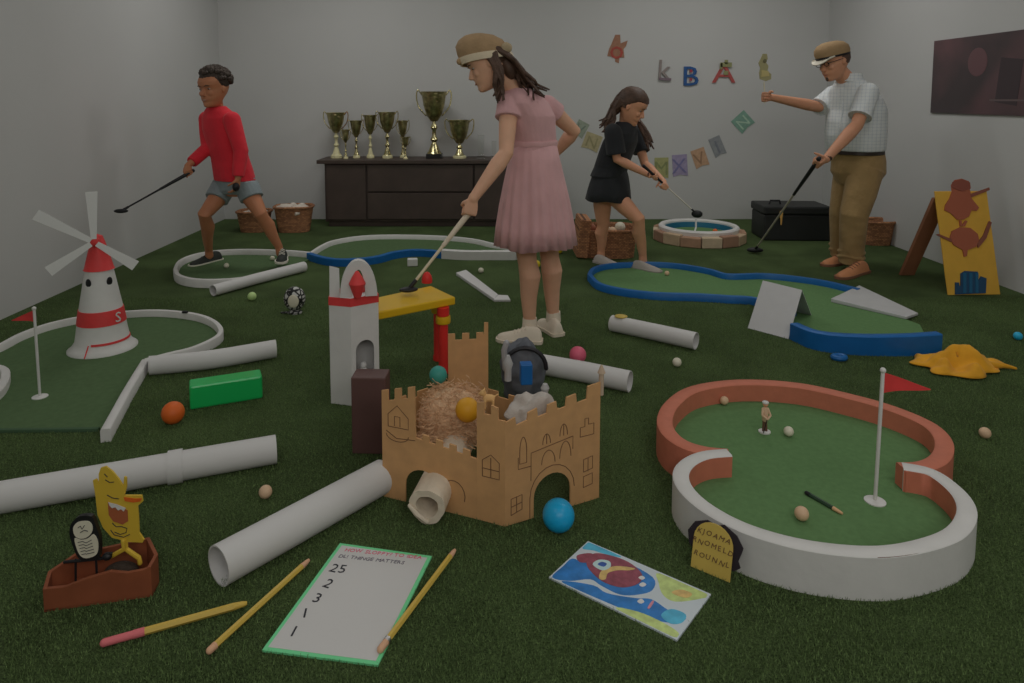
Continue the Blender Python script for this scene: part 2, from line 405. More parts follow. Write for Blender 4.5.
mb.build('handwritten_numbers', M['ink'], t)

# painted card
pc = [G(*p, .006) for p in ((549,577),(677,640),(711,594),(588,541))]
t = thing('painted_card', (pc[0]+pc[2])/2, 'painted card in blue, maroon and yellow-green lying on the turf', 'painting'); t.location.z = 0; WL[t.name].z = 0
KEEP.append([(p[0],p[1]) for p in pc])
flat(MB(), pc, .001, .005).build('card', mat('card_pale', C(118,124,128), .6), t, smooth=False)
O = pc[0]; u1 = pc[1]-pc[0]; v1 = pc[3]-pc[0]
def patch(name, pts, m, lay, sm=True):
    pts = [V((min(.985, max(.015, p[0])), min(.98, max(.02, p[1])), 0)) for p in pts]
    if sm: pts = smoothpath(pts, 4, True); pts = [V((min(.99, max(.01, p.x)), min(.985, max(.015, p.y)), 0)) for p in pts]
    q = [O+u1*p.x+v1*p.y for p in pts]; n = len(q); z1 = .006+lay*.0003
    a = [V((p.x,p.y,.0055)) for p in q]; c = [V((p.x,p.y,z1)) for p in q]
    MB().add(a+c, [tuple(range(n-1,-1,-1)), tuple(range(n,2*n))]+[(i,(i+1)%n,(i+1)%n+n,i+n) for i in range(n)]).build(name, m, t, smooth=False)
pblue = mat('paint_blue', C(20,60,98), .5, var=.25, vscale=25); pdb = mat('paint_deep_blue', C(24,44,84), .5, var=.2, vscale=30); pmar = mat('paint_maroon', C(72,34,42), .5, var=.25, vscale=50)
pgr = mat('paint_yellow_green', C(98,108,66), .5, var=.2, vscale=40); pcy = mat('paint_cyan', C(44,100,122), .5, var=.2, vscale=30); pyl = mat('paint_ochre', C(110,92,56), .5, var=.2, vscale=50)
patch('blue_body', [(.02,.02),(.0,.3),(.02,.52),(.12,.55),(.2,.75),(.35,.9),(.6,.85),(.66,.62),(.6,.42),(.5,.28),(.35,.28),(.25,.30),(.14,.10)], pblue, 1)
patch('lower_wave', [(.10,.04),(.22,.02),(.55,.06),(.75,.1),(.93,.25),(.96,.42),(.84,.4),(.7,.45),(.6,.34),(.42,.2),(.3,.22)], pblue, 1)
patch('ground_patch', [(.55,.02),(.97,.02),(.98,.12),(.85,.16),(.68,.14)], pgr, 2)
patch('hill_patch', [(.62,.98),(.66,.8),(.74,.62),(.84,.6),(.97,.86),(.98,.98)], pgr, 2)
patch('maroon_figure', [(.12,.62),(.16,.5),(.26,.4),(.36,.36),(.48,.42),(.55,.62),(.52,.82),(.38,.93),(.22,.9),(.12,.8)], pmar, 3)
patch('ochre_arc', [(.30,.38),(.27,.55),(.33,.75),(.45,.86),(.43,.78),(.36,.68),(.32,.55),(.34,.42)], pyl, 4)
patch('sky_patch', [(.01,.80),(.0,.98),(.30,.98),(.22,.9),(.10,.86)], pcy, 1)
patch('maroon_tuft', [(.03,.62),(.10,.78),(.18,.72),(.14,.58),(.08,.52)], pmar, 2)
patch('pale_face', [(.18,.58),(.19,.72),(.26,.78),(.30,.68),(.27,.55)], mat('paint_pale', C(140,160,160), .5), 5)
patch('eye', [(.21,.62),(.22,.70),(.26,.71),(.26,.63)], pdb, 6)
patch('cyan_tip', [(.82,.26),(.9,.2),(.96,.3),(.95,.46),(.85,.44)], pcy, 3)
patch('spot', [(.56,.60),(.57,.67),(.60,.66),(.59,.59)], mat('paint_white', C(165,165,165), .5), 4)
patch('spot', [(.63,.30),(.64,.37),(.67,.35),(.66,.29)], bpy.data.materials['paint_white'], 4)
patch('spot', [(.52,.72),(.53,.78),(.56,.77),(.55,.71)], bpy.data.materials['paint_white'], 4)
patch('ochre_figure', [(.78,.72),(.82,.85),(.90,.86),(.88,.74)], pyl, 4)
patch('pink_stripe', [(.715,.28),(.71,.42),(.725,.42),(.73,.28)], mat('paint_pink', C(150,100,110), .5), 5)

# left green with windmill
OX, OY, S = 0, 170, 2.529
lp = smoothpath(W2([(-190,560),(-90,478),(0,440),(55,412),(130,386),(230,366),(320,357),(400,354),(480,361),(530,375),(557,398),(548,420),(490,447),(430,462),(368,478)], .045, OX, OY, S), 5)
lp2 = W2([(368,478),(345,515),(318,560),(292,608),(266,655)], .05, OX, OY, S)
g = thing('putting_green', G(60, 400), 'low white-rimmed putting green with the windmill standing on it, by the left wall', 'mini golf hole')
front = [G(100,430), G(50,430.5), G(0,431), G(-80,432)]
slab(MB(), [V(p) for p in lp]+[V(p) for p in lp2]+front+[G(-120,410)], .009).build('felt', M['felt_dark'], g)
MB().rim(lp, .026, .045).build('curved_rim', M['white'], g, angle=50)
MB().rim(lp2, .034, .05).build('straight_rim', M['white'], g, angle=50)
MB().rim([V((front[0].x,front[0].y-.008,0)), V((front[-1].x,front[-1].y-.008,0))], .018, .012).build('front_strip', mat('strip_dark_green', C(30,44,30), .9), g)
MB().rim(smoothpath(W2([(-40,492),(0,497),(14,512),(2,545),(-30,575)], .045, OX, OY, S), 4), .035, .045).build('inner_rim', M['white'], g)
b0 = G(40, 397, .009)
flagpole(40, 397, 309, 'thin white flagpole with a small red pennant on the windmill green', -1, .009, .10, .055, tilt=-6)
MB_ = MB().box(G(185,313,.045)+V((0,0,.006)), (.03,.02,.012)).build('rim_clip', M['black'], g, bevel=.003)
# windmill
Yw = 3.52; b0 = G(103, 347.5, .009); t = thing('toy_windmill', b0, 'white and red paper windmill with two black eyes on the left green', 'windmill')
phi = math.atan2(-b0.x, b0.y)
def WZ(y): return P(103, y, b0.y).z - b0.z
prof = [(.157,.0),(.157,.006),(.138,.02),(.122,.045),(.113,.10),(.100,.19),(.084,.28),(.069,.365),(.062,.405)]
MB().lathe(prof+[(0,.405)], b0, n=36).build('tower', M['white'], t, angle=60)
def rz(z):
    for (r1_, z1), (r2_, z2) in zip(prof[2:], prof[3:]):
        if z1 <= z <= z2: return r1_+(r2_-r1_)*(z-z1)/(z2-z1)
    return .07
def band(name, za, zb, m, off=.003, a0=0, a1=2*PI):
    mb = MB(); n = 36; rr = []
    for i in range(n+1):
        a = a0+(a1-a0)*i/n; d = V((math.cos(a), math.sin(a), 0))
        rr.append([b0+d*(rz(za)+off)+Z_*za, b0+d*(rz(zb)+off)+Z_*zb, b0+d*(rz(zb)-.002)+Z_*zb, b0+d*(rz(za)-.002)+Z_*za])
    mb.loft(rr, caps=True).build(name, m, t, angle=60)
band('red_band', .135, .205, M['red']); band('lower_red_stripe', .046, .056, M['red'], a0=-PI/2+.1, a1=phi+.2)
MB().tube([b0+V((0,-rz(.047)-.002,.05)), b0+V((0,-.158,.004))], .003, n=6).build('seam', M['red'], t)
MB().lathe([(.070,.40),(.066,.404),(.050,.47),(.034,.53),(.022,.565),(0,.575)], b0, n=30).build('red_roof', M['red'], t)
cd = V((math.sin(phi), -math.cos(phi), 0)); rt = V((math.cos(phi), math.sin(phi), 0)); hub = b0+cd*.060-rt*.016+Z_*.55; MB().ell(hub, (.027,.022,.027)).build('hub', M['red'], t)
for nm, dx in (('eye', -.052), ('eye', .038)):
    zz = .345; rr = rz(zz); ang = phi+math.asin((dx+.004)/rr); n_ = V((math.sin(ang), -math.cos(ang), 0)); MB().ell(b0+n_*rr+Z_*zz, (.016,.004,.022), (V((math.cos(ang), math.sin(ang), 0)), n_, Z_)).build(nm, M['black'], t)
mb = MB(); a = phi+.55; n_ = V((math.sin(a), -math.cos(a), 0)); text_into(mb, 'S', .07, b0+n_*(rz(.17)+.006)+Z_*.145, V((math.cos(a), math.sin(a), 0)), Z_, n_, th=.003); mb.build('white_letter', M['white'], t)
mw = mat('blade_white', (.80,.80,.79), .8)
for ang, L in ((90, .245), (146, .275), (212, .225), (-38, .22)):
    a = math.radians(ang); d = rt*math.cos(a)+Z_*math.sin(a); pz = Z_*math.cos(a)-rt*math.sin(a); mb = MB()
    s0, s1 = hub+d*.015+cd*.026, hub+d*L+cd*.03
    mb.hexa([s0-pz*.012, s1-pz*.026, s1+pz*.026, s0+pz*.012], [q-cd*.004 for q in (s0-pz*.012, s1-pz*.026, s1+pz*.026, s0+pz*.012)])
    mb.build('blade', mw, t, smooth=False)

# loops at the back
OX, OY, S = 180, 190, 3.01
g = thing('putting_green', G(240, 262), 'small white-rimmed loop of green under the boy in red', 'mini golf hole')
bl = smoothpath(W2([(-14,238),(0,212),(45,193),(110,182),(200,178),(330,182),(400,188)], .05, OX, OY, S), 4)
bl2 = smoothpath(W2([(-14,238),(-5,256),(35,268),(100,271),(180,266),(250,252),(300,236)], .05, OX, OY, S), 4)
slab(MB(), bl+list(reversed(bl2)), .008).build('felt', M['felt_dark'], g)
MB().rim(bl, .03, .05).build('rear_rim', M['white'], g); MB().rim(bl2, .03, .055).build('front_rim', M['white'], g)
g = thing('putting_green', G(420, 246), 'green loop in front of the dark cabinet with a white and blue rim', 'mini golf hole')
ml = smoothpath(W2([(395,185),(430,163),(470,148),(550,136),(650,133),(780,136),(880,145),(940,158),(1010,168),(1040,180),(1010,190)], .05, OX, OY, S), 4)
mr = smoothpath(W2([(1010,190),(940,190),(860,190),(790,186)], .05, OX, OY, S), 4)
mbl = smoothpath(W2([(790,186),(740,181),(690,181),(640,188),(600,199),(550,206),(480,209),(430,203),(388,190)], .05, OX, OY, S), 4)
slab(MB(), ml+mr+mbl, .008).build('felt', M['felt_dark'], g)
MB().rim(ml, .03, .045).build('rear_rim', M['white'], g); MB().rim(mr, .05, .07).build('front_rim', M['white'], g); MB().rim(mbl, .04, .055).build('blue_rim', M['blue'], g)
# blue-rimmed green
OX, OY, S = 560, 230, 2.56
g = thing('putting_green', G(700, 285), 'green lane with a thin blue rim in front of the man', 'mini golf hole')
bu = smoothpath(W2([(76,112),(88,96),(130,86),(220,82),(300,86),(380,99),(430,112),(520,111),(600,118),(680,130),(765,150)], .045, OX, OY, S), 5)
bw = smoothpath(W2([(76,112),(100,135),(160,150),(250,160),(350,163),(430,168),(505,174),(600,205)], .045, OX, OY, S), 5)
ramp = smoothpath(W2([(600,228),(660,252),(760,263),(880,265),(970,262)], .105, OX, OY, S), 5)
slab(MB(), bu + W2([(800,200),(920,245)], 0, OX, OY, S) + [V((p[0],p[1]+.03,0)) for p in reversed(ramp)] + list(reversed(bw)), .008).build('felt', M['felt'], g)
MB().rim(bu, .032, .045).build('rear_rim', M['blue'], g); MB().rim(bw, .032, .045).build('front_rim', M['blue'], g)
t = MB().rim(ramp, .05, [.085+.02*i/len(ramp) for i in range(len(ramp))], mi=0).build('curved_blue_block', M['blue'], None); tag(t, 'tall curved blue barrier block, right of the folded white card', 'barrier')
# folded card tent
fb0, fb1, bk1 = G(748,328.4), G(788.5,339.4), G(812,316); bk0 = fb0+(bk1-fb1); rg0 = (fb0+bk0)/2+Z_*.212; rg1 = (fb1+bk1)/2+Z_*.205
th = V((.006,.004,0)); mb = MB()
for q, d in ((fb0, -1), (bk0, 1)):
    q1 = fb1 if d < 0 else bk1
    nn = ((q1-q).cross(rg0-q)).normalized()*.004
    mb.add([q, q1, rg1, rg0, q+nn, q1+nn, rg1+nn, rg0+nn], [(0,1,2,3),(7,6,5,4),(0,4,5,1),(1,5,6,2),(2,6,7,3),(3,7,4,0)])
tag(mb.build('folded_card', M['white_dull'], smooth=False), 'white folded card standing as a tent over the blue rim', 'card')
q = [G(830.7,304), G(917.5,318), G(903,321.5)]; apex = G(857,291)
mb = MB(); a = [G(830.7,303.5), G(906,321), G(918,317), G(859,291.5)]; tt = [p+Z_*h for p, h in zip(a, (.02,.012,.012,.03))]
tag(mb.hexa([p+Z_*.009 for p in a], [p+Z_*.012 for p in tt]).build('white_ramp', M['white_dull'], smooth=False, bevel=.003), 'flat white triangular ramp at the end of the blue-rimmed green', 'ramp')

# tubes
def tubeobj(pts, r, label, th=.004, name='paper_tube', m=None, jit=.006, wob=True):
    return tag(MB().pipe(pts, r, r-th, n=28, jit=jit).build(name, m or M['paper'], angle=60), label, 'tube', )
r = .047; a, c = G(-14, 500, r), G(276, 449, r)
t = thing('paper_tube', (a+c)/2-Z_*r, 'long white paper tube with a joint collar, at the left behind the wooden box', 'tube')
MB().pipe([a, a.lerp(c,.3), a.lerp(c,.6), c], r, r-.004, n=28).build('tube', M['paper'], t, angle=60)
k = a.lerp(c, .622); d = (c-a).normalized(); MB().pipe([k-d*.022, k+d*.022], r+.006, r+.0005, n=28).build('joint_collar', M['paper'], t, angle=60)
tubeobj([G(218.5,566,.052), G(290,527,.052), G(383,476,.052)], .052, 'white paper tube lying between the scorecard and the castle, its open end toward the front')
c1, c2 = G(149,365.5,.042), G(276,348.5,.042); cm = c1.lerp(c2,.5)+V((.01,-.03,0))
tubeobj(smoothpath([c1, cm, c2], 4), .0425, 'slightly bent white paper tube at the corner of the windmill green', jit=.02)
tubeobj([G(213,290.5,.038), G(255,279,.038), G(304,266.5,.038)], .036, 'white paper tube under the rear foot of the boy in red')
tubeobj([G(612,323,.044), G(655,332,.044), G(696,341,.044)], .043, 'short white paper tube on the turf left of the folded card')
tubeobj([G(529,362,.045), G(585,372,.045), G(630,381.5,.045)], .045, 'white paper tube behind the castle, its open end beside the pink ball')
yt = G(624,313,0); o = MB().ell(G(622,318,.09)+V((0,.03,0)), (.035,.03,.008)).build('yellow_disc', M['yellow']); tag(o, 'yellow disc lying on the short white tube', 'disc')

# green block
p0, p1 = G(190,410.5), G(263,398.5); d = (p1-p0).normalized(); n_ = V((-d.y, d.x, 0)); h = .098
mb = MB().hexa([p0, p1, p1+n_*.085, p0+n_*.085], [p0+Z_*h, p1+Z_*h, p1+n_*.085+Z_*h, p0+n_*.085+Z_*h])
tag(mb.build('green_block', mat('green_plastic', C(10,92,44), .35, coat=.3), smooth=False, bevel=.008), 'bright green plastic block beside the orange ball', 'block')

# small odds
p = G(412.5,266); tag(MB().box(p+Z_*.03, (.075,.05,.055), Matrix.Rotation(.15,3,'Z')).build('white_block', M['white'], smooth=False, bevel=.006), 'small white block in front of the blue wavy rim', 'block')
a = [G(456,275.5), G(466,272.5), G(498,297.5), G(494,302)]; mb = MB().hexa([p for p in a], [p+Z_*.022 for p in a])
a2 = [G(494,302), G(496,297), G(508,297.5), G(510.5,302)]; mb.hexa(a2, [p+Z_*.016 for p in a2])
tag(mb.build('folded_strip', M['paper'], smooth=False, bevel=.004), 'folded white paper strip lying left of the girl in pink', 'paper strip')
p = G(839,360); tag(MB().tube([p+V((math.cos(a)*.028, math.sin(a)*.02, .014)) for a in [2*PI*i/12 for i in range(13)]], .013, n=8).build('blue_ring', M['blue'], smooth=True), 'small blue ring on the turf in front of the curved blue barrier', 'ring')
p = G(503,255); tag(MB().box(p+Z_*.006, (.06,.02,.012)).build('white_scrap', M['paper'], smooth=False, bevel=.003), 'tiny white scrap behind the folded strip', 'paper scrap')

# black and white scribbled ball on a foot
Yb = G(295,313).y; b0 = G(295,313); t = thing('scribbled_ball', b0, 'white ball covered in black scribbles beside the white tower', 'ball')
mm = mat('scribble', (.6,.6,.58), .6); nt = mm.node_tree; tc = nt.nodes['Texture Coordinate']
vo = nt.nodes.new('ShaderNodeTexVoronoi'); vo.feature = 'DISTANCE_TO_EDGE'; vo.inputs['Scale'].default_value = 34
r_ = nt.nodes.new('ShaderNodeValToRGB'); r_.color_ramp.elements[0].position = .1; r_.color_ramp.elements[1].position = .2; r_.color_ramp.elements[0].color = (.01,.01,.01,1); r_.color_ramp.elements[1].color = (.6,.6,.58,1)
nt.links.new(tc.outputs['Object'], vo.inputs['Vector']); nt.links.new(vo.outputs['Distance'], r_.inputs['Fac']); nt.links.new(r_.outputs['Color'], nt.nodes['Principled BSDF'].inputs['Base Color'])
MB().ell(b0+V((0,0,.086)), (.062,.058,.070), nu=28, nv=18).build('ball', mm, t)
MB().ell(b0+V((.008,-.055,.086)), (.032,.006,.038)).build('blank_patch', mwb, t)
MB().lathe([(0,0),(.04,0),(.042,.008),(.02,.02),(0,.02)], b0+V((0,0,0))).ell(b0+V((-.045,-.01,.006)), (.04,.012,.006)).build('foot', mm, t)

# yellow cloth
m_ = MB(); nx, ny = 44, 30; grid = []
c0 = G(957,368); rows = []
for j in range(ny+1):
    for i in range(nx+1):
        u_, v_ = i/nx*2-1, j/ny*2-1; rr = math.hypot(u_, v_); sq = max(abs(u_), abs(v_)) or 1; k = rr/sq if rr else 1
        u2, v2 = u_/ (k or 1), v_/(k or 1); ang = math.atan2(v_, u_); rad = 1+.16*math.sin(3*ang+1)+.10*math.sin(7*ang)
        x = u2*.19*rad; y = v2*.125*rad; n1 = noise.noise(V((x*9, y*9, 3))); n2 = noise.noise(V((x*22, y*22, 7)))
        z = max(.004, (.095*(1-rr/k*rr/k if False else 1-sq**2)) * (.6+1.1*n1) + .03*n2*(1-sq**2)**.5 + .010)
        rows.append(V((c0.x+x+.02*n1, c0.y+y, z)))
fs = [(j*(nx+1)+i, j*(nx+1)+i+1, (j+1)*(nx+1)+i+1, (j+1)*(nx+1)+i) for j in range(ny) for i in range(nx)]
m_.add(rows, fs)
q = G(985,376); st = [c0+V((.13,-.02,.02)), c0+V((.20,-.015,.018)), c0+V((.25,-.03,.010))]
o = m_.build('yellow_cloth', mat('yellow_fabric', C(158,112,24), .9, var=.12, vscale=12, bump=.3, bscale=120, bdist=.003, sheen=.1), solid=.004); tag(o, 'crumpled yellow cloth behind the red-rimmed green, below the blue barrier', 'cloth')
MB().tube(st, [.02,.013,.006], n=10).build('cloth_corner', bpy.data.materials['yellow_fabric'], o)

# ------------------------------------------------------------------ wooden box with its two paper figures
b = [G(44,612.5), G(152,597)]; d = (b[1]-b[0]).normalized(); n_ = V((-d.y, d.x, 0)); L = (b[1]-b[0]).length; dp = .115
t = thing('wooden_box', (b[0]+b[1])/2+n_*dp/2, 'low red-brown wooden box with a notched front edge in the left foreground', 'box')
B0 = b[0]
def bp(u_, v_, z): return B0+d*u_+n_*v_+Z_*z
plan = [(0,0),(L,0),(L+.006,.05),(L-.03,dp),(.035,dp),(-.01,.06)]
fronttop = [(0,.060),(.2,.058),(.4,.072),(.62,.082),(.78,.072),(.92,.074),(1,.080)]
def wall3(name, a, c, tops, th=.009):
    A, C2 = bp(a[0], a[1], 0), bp(c[0], c[1], 0); dd = (C2-A); LL = dd.length; dd.normalize(); nn = V((-dd.y, dd.x, 0))
    poly = [(0,.001),(LL,.001)]+[(LL*q[0], q[1]) for q in reversed(tops)]
    MB().prism(poly, A, dd, Z_, nn, th).build(name, M['wood'], t, smooth=False, bevel=.0012)
wall3('front_wall', plan[0], plan[1], fronttop)
for i in range(1, 6):
    ha = {1: (.080,.080), 2: (.080,.090), 3: (.090,.072), 4: (.072,.066), 5: (.066,.060)}[i]
    wall3('side_wall' if i in (1,2,4,5) else 'rear_wall', plan[i], plan[(i+1) % 6], [(0, ha[0]), (1, ha[1])])
mb = MB(); q = [bp(p[0], p[1], .001) for p in plan]; n = len(q); mb.add(q+[p+Z_*.006 for p in q], [tuple(range(n-1,-1,-1)), tuple(range(n,2*n))]+[(i,(i+1)%n,(i+1)%n+n,i+n) for i in range(n)]).build('bottom', M['wood'], t, smooth=False)
KEEP.append([(p.x,p.y) for p in q])
MB().ell(bp(.155,.07,.028), (.045,.03,.028)).build('filling', mat('dirt', (.05,.035,.025), .95, bump=.8, bscale=60), t)
# yellow figure
Yf = bp(.14,.06,0).y; OX, OY, S = 30, 460, 4.27
def PF(pts, Y): return [P(OX+p[0]/S, OY+p[1]/S, Y) for p in pts]
def cut(name, pts, Y, th, m, par, off=0, sm=0):
    q = PF(pts, Y+off)
    if sm: q = smoothpath(q, 3, True)
    n = len(q); MB().add(q+[p+Y_*th for p in q], [tuple(range(n)), tuple(range(2*n-1,n-1,-1))]+[(i,(i+1)%n,(i+1)%n+n,i+n) for i in range(n)]).build(name, m, par, angle=30)
fy = mat('yellow_foam', (.74,.50,.05), .55)
base = P(OX+400/S, OY+420/S, Yf); t = thing('yellow_creature_cutout', V((base.x, Yf, .03)), 'yellow cut-out creature with an open brown mouth standing in the wooden box', 'cut-out')
cut('body', [(268,88),(282,82),(294,104),(293,60),(302,34),(322,28),(352,50),(378,82),(398,114),(402,72),(411,76),(412,115),(402,152),(476,152),(481,178),(458,198),(462,240),(465,310),(486,342),(480,353),(420,350),(350,332),(312,290),(288,235),(280,160)], Yf, .005, fy, t)
cut('mouth', [(332,180),(365,196),(415,215),(418,262),(395,276),(355,262),(336,235)], Yf, .002, mat('brown_mouth', C(84,44,26), .6), t, off=-.0022)
cut('teeth', [(334,182),(368,190),(408,206),(400,220),(388,210),(376,216),(364,202),(350,206),(340,196)], Yf, .0015, M['white'], t, off=-.0038)
cut('orange_bill', [(400,160),(450,166),(478,164),(470,178),(440,182),(404,176)], Yf, .002, M['orange'], t, off=-.0022)
mb = MB()
for l in ([(322,85),(340,96),(358,94)], [(318,60),(330,72)], [(352,270),(368,285),(390,284),(414,292),(410,310),(385,318),(362,308)], [(330,150),(352,162),(378,166)], [(345,300),(360,320),(400,330),(425,318)]):
    mb.tube(PF(l, Yf-.0006), .0011, n=5)
mb.build('drawn_lines', M['ink'], t)
q = PF([(398,345),(402,380),(332,420)], Yf-.002); mb = MB().tube([q[0], q[1], q[2]], .006, n=8); q = PF([(408,345),(410,380),(465,418),(470,440)], Yf+.004); mb.tube(q, .006, n=8)
mb.build('stand', fy, t)
# black clock figure
Yc = bp(.08,.05,0).y-.004; base = P(OX+235/S, OY+500/S, Yc); t = thing('black_clock_cutout', V((base.x, Yc, .006)), 'black oval clock-like cut-out with a white written face standing in the wooden box', 'cut-out')
cut('case', [(190,255),(215,240),(262,242),(282,285),(296,330),(298,385),(290,425),(240,432),(205,418),(180,360),(168,318),(172,280)], Yc, .012, M['black'], t, sm=1)
cut('dial', [(184,290),(200,268),(225,262),(252,264),(266,285),(262,312),(240,332),(212,336),(190,322)], Yc, .002, mwb, t, off=-.0022, sm=1)
cut('note', [(190,335),(215,342),(245,336),(270,318),(288,345),(290,385),(278,408),(240,420),(214,408),(198,375)], Yc, .002, mwb, t, off=-.0022, sm=1)
mb = MB()
for k in range(5):
    l = [(205+k*4, 352+k*13), (225+k*3, 348+k*13), (240, 354+k*12), (262+k*3, 342+k*13)]; mb.tube(PF(l, Yc-.0030), .0008, n=5)
for l in ([(205,290),(215,282),(222,296),(232,280)], [(215,310),(232,300),(246,304)]): mb.tube(PF(l, Yc-.0030), .001, n=5)
mb.build('scribble', M['ink'], t)
q1 = PF([(195,425),(193,518)], Yc+.005); q2 = PF([(282,425),(284,470)], Yc+.005); q1[1].z = q2[1].z = .008
MB().tube(q1, .0028, n=8).tube(q2, .0028, n=8).build('legs', M['black'], t)
q = PF([(148,436),(330,418)], Yc+.004); MB().tube([q[0], q[1], q[1]+V((.01,.0,.012))], .004, n=8).ell(q[1]+Z_*.004, (.012,.01,.01)).build('crossbar', M['black'], t)
# ------------------------------------------------------------------ castle
A, B_, C_, D_ = G(383,496.5), G(477,519.5), G(505,527), G(599,498)
t = thing('cardboard_castle', (A+D_)/2+V((0,.1,0)), 'brown cardboard castle with battlements, arches and drawn windows', 'toy castle')
def panel(name, a, c, tops, arch=None, th=.006, m=None, z0=.001):
    """a board from a to c, top edge given as (fraction, height); arch=(from,to,height)"""
    dd = (c-a); LL = dd.length; dd.normalize(); nn = V((-dd.y, dd.x, 0))
    poly = [(0,z0)]
    if arch:
        f0, f1, ah = arch; cx = (f0+f1)/2*LL; rx = (f1-f0)/2*LL; st = ah-rx if ah > rx else ah*.4
        poly += [(f0*LL, z0)]+[(cx-rx*math.cos(PI*i/12), st+(ah-st)*math.sin(PI*i/12)) for i in range(13)]+[(f1*LL, z0)]
    poly += [(LL, z0)]+[(LL*q[0], q[1]) for q in reversed(tops)]
    MB().prism(poly, a, dd, Z_, nn, th).build(name, m or M['card'], t, smooth=False)
    return dd, nn, LL
def cren(f0, f1, z0, z1, n, dep, start=True):
    out = []; k = 2*n-1; 
    for i in range(k):
        a, c = f0+(f1-f0)*i/k, f0+(f1-f0)*(i+1)/k; za, zc = z0+(z1-z0)*i/k, z0+(z1-z0)*(i+1)/k
        low = dep if (i % 2 == (1 if start else 0)) else 0
        out += [(a+.0005, za-low), (c-.0005, zc-low)]
    return out
fL = panel('left_front_panel', A, B_, cren(0, .36, .345, .375, 3, .035)+[(.365,.235)]+cren(.37, 1, .232, .205, 5, .018, False), arch=(.25,.62,.115))
fS = panel('corner_panel', B_, C_, [(0,.36),(.25,.365),(.26,.33),(.5,.33),(.51,.36),(.75,.355),(.76,.32),(1,.32)])
fR = panel('right_front_panel', C_, D_, [(0,.315),(.10,.325),(.11,.300),(.22,.308),(.23,.330),(.32,.338),(.33,.31),(.42,.315),(.43,.340),(.52,.345),(.53,.318),(.62,.322),(.63,.350),(.73,.355),(.74,.325),(.85,.33),(.86,.37),(1,.375)], arch=(.29,.68,.125))
E_ = V((.335,2.36,0)); F_ = V((-.022,2.60,0)); G_ = V((-.175,2.60,0)); H_ = V((-.36,2.44,0))
panel('right_side_panel', D_, E_, [(0,.30),(.5,.22),(1,.15)]); panel('rear_panel', E_, F_, cren(0,1,.14,.14,5,.02))
panel('rear_tower', F_, G_, [(0,.40),(.1,.40),(.11,.35)]+cren(.12,1,.362,.355,3,.025)); panel('rear_left_panel', G_, H_, cren(0,1,.17,.17,3,.02)); panel('left_side_panel', H_, A, [(0,.17),(.6,.19),(.61,.27),(1,.30)])
mf = mat('castle_floor', (.10,.08,.05), .9)
q = [A,B_,C_,D_,E_,F_,G_,H_]; KEEP.append([(p.x,p.y) for p in q])
# ink drawings
def draw(fr, a, lines, name='window_drawing'):
    dd, nn, LL = fr; mb = MB()
    for l in lines: mb.tube([a+dd*(p[0]*LL)+Z_*p[1]-nn*.0004 for p in l], .0012, n=5)
    mb.build(name, M['carddark'], t)
arc = lambda cx, cz, rx, rz, a0=0, a1=PI, n=10: [(cx+rx*math.cos(a0+(a1-a0)*i/n), cz+rz*math.sin(a0+(a1-a0)*i/n)) for i in range(n+1)]
draw(fR, C_, [arc(.485,.065,.235,.085)+[(.25,0.005)], [(.26,.12),(.26,.205),(.70,.225),(.70,.185)], arc(.18,.215,.035,.045)+[(.145,.18),(.215,.18),(.215,.215)], [(.13,.20),(.13,.165),(.26,.165)], arc(.42,.222,.04,.03), arc(.60,.235,.04,.035), [(.42,.222),(.42,.25)], [(.60,.235),(.60,.268)],
    [(.78,.215),(.93,.215),(.93,.25),(.87,.25),(.87,.27),(.83,.27),(.83,.245),(.78,.245),(.78,.215)], arc(.44,.16,.07,.04), arc(.62,.165,.06,.05), [(.82,.10),(.92,.105),(.92,.145),(.82,.14),(.82,.10)], [(.82,.05),(.92,.055),(.92,.09),(.82,.085),(.82,.05)], [(.87,.10),(.87,.14)], [(.06,.03),(.17,.04),(.17,.085),(.06,.08),(.06,.03)], [(.115,.035),(.115,.083)], [(.06,.055),(.17,.062)]])
for l_ in ([(.07,.235),(.07,.275),(.17,.305),(.29,.27),(.29,.235),(.07,.235)], [(.14,.24),(.14,.27),(.2,.27),(.2,.24)], arc(.17,.21,.12,.02,PI,2*PI), arc(.76,.06,.12,.045,-.3,PI), [(.05,.22),(.16,.20),(.36,.205)]): draw(fL, A, [l_], 'drawn_line')
draw(fS, B_, [[(.2,.14),(.2,.19),(.5,.21),(.8,.19),(.8,.14),(.2,.14)], [(.5,.14),(.5,.2)], [(.2,.165),(.8,.165)]], 'corner_drawing')
# spire at right corner
p = D_+V((.004,.012,0)); MB().tube([p+Z_*.33, p+Z_*.40], [.008,.008], n=8, round_=False).tube([p+Z_*.40, p+Z_*.425], [.013,.003], n=8, round_=False).build('spire', mat('grey_card', C(96,84,72), .8), t)
# shredded paper heap : short curled strips (nobody could count them)
mb = MB(); rnd = random.Random(3)
def inside(poly, x, y):
    c = False; n = len(poly)
    for i in range(n):
        x1, y1 = poly[i]; x2, y2 = poly[(i+1) % n]
        if (y1 > y) != (y2 > y) and x < (x2-x1)*(y-y1)/(y2-y1)+x1: c = not c
    return c
shr = []
for i in range(1500):
    x, y = rnd.uniform(-.25,-.04), rnd.uniform(2.22,2.46); top = .255-.9*((x+.145)**2+(y-2.36)**2)*4
    z = rnd.uniform(.10, max(.12, top)); a = rnd.uniform(0, 6.28); rr = rnd.uniform(.008,.022); w_ = .002; tz = rnd.uniform(-.01,.01)
    pts = [V((x+rr*math.cos(a+k*.9), y+rr*math.sin(a+k*.9), z+tz*k)) for k in range(4)]
    for k in range(3):
        p0, p1 = pts[k], pts[k+1]; o_ = len(mb.v); mb.v += [p0-Z_*w_, p1-Z_*w_, p1+Z_*w_, p0+Z_*w_]; mb.f.append((o_,o_+1,o_+2,o_+3)); mb.m.append(0)
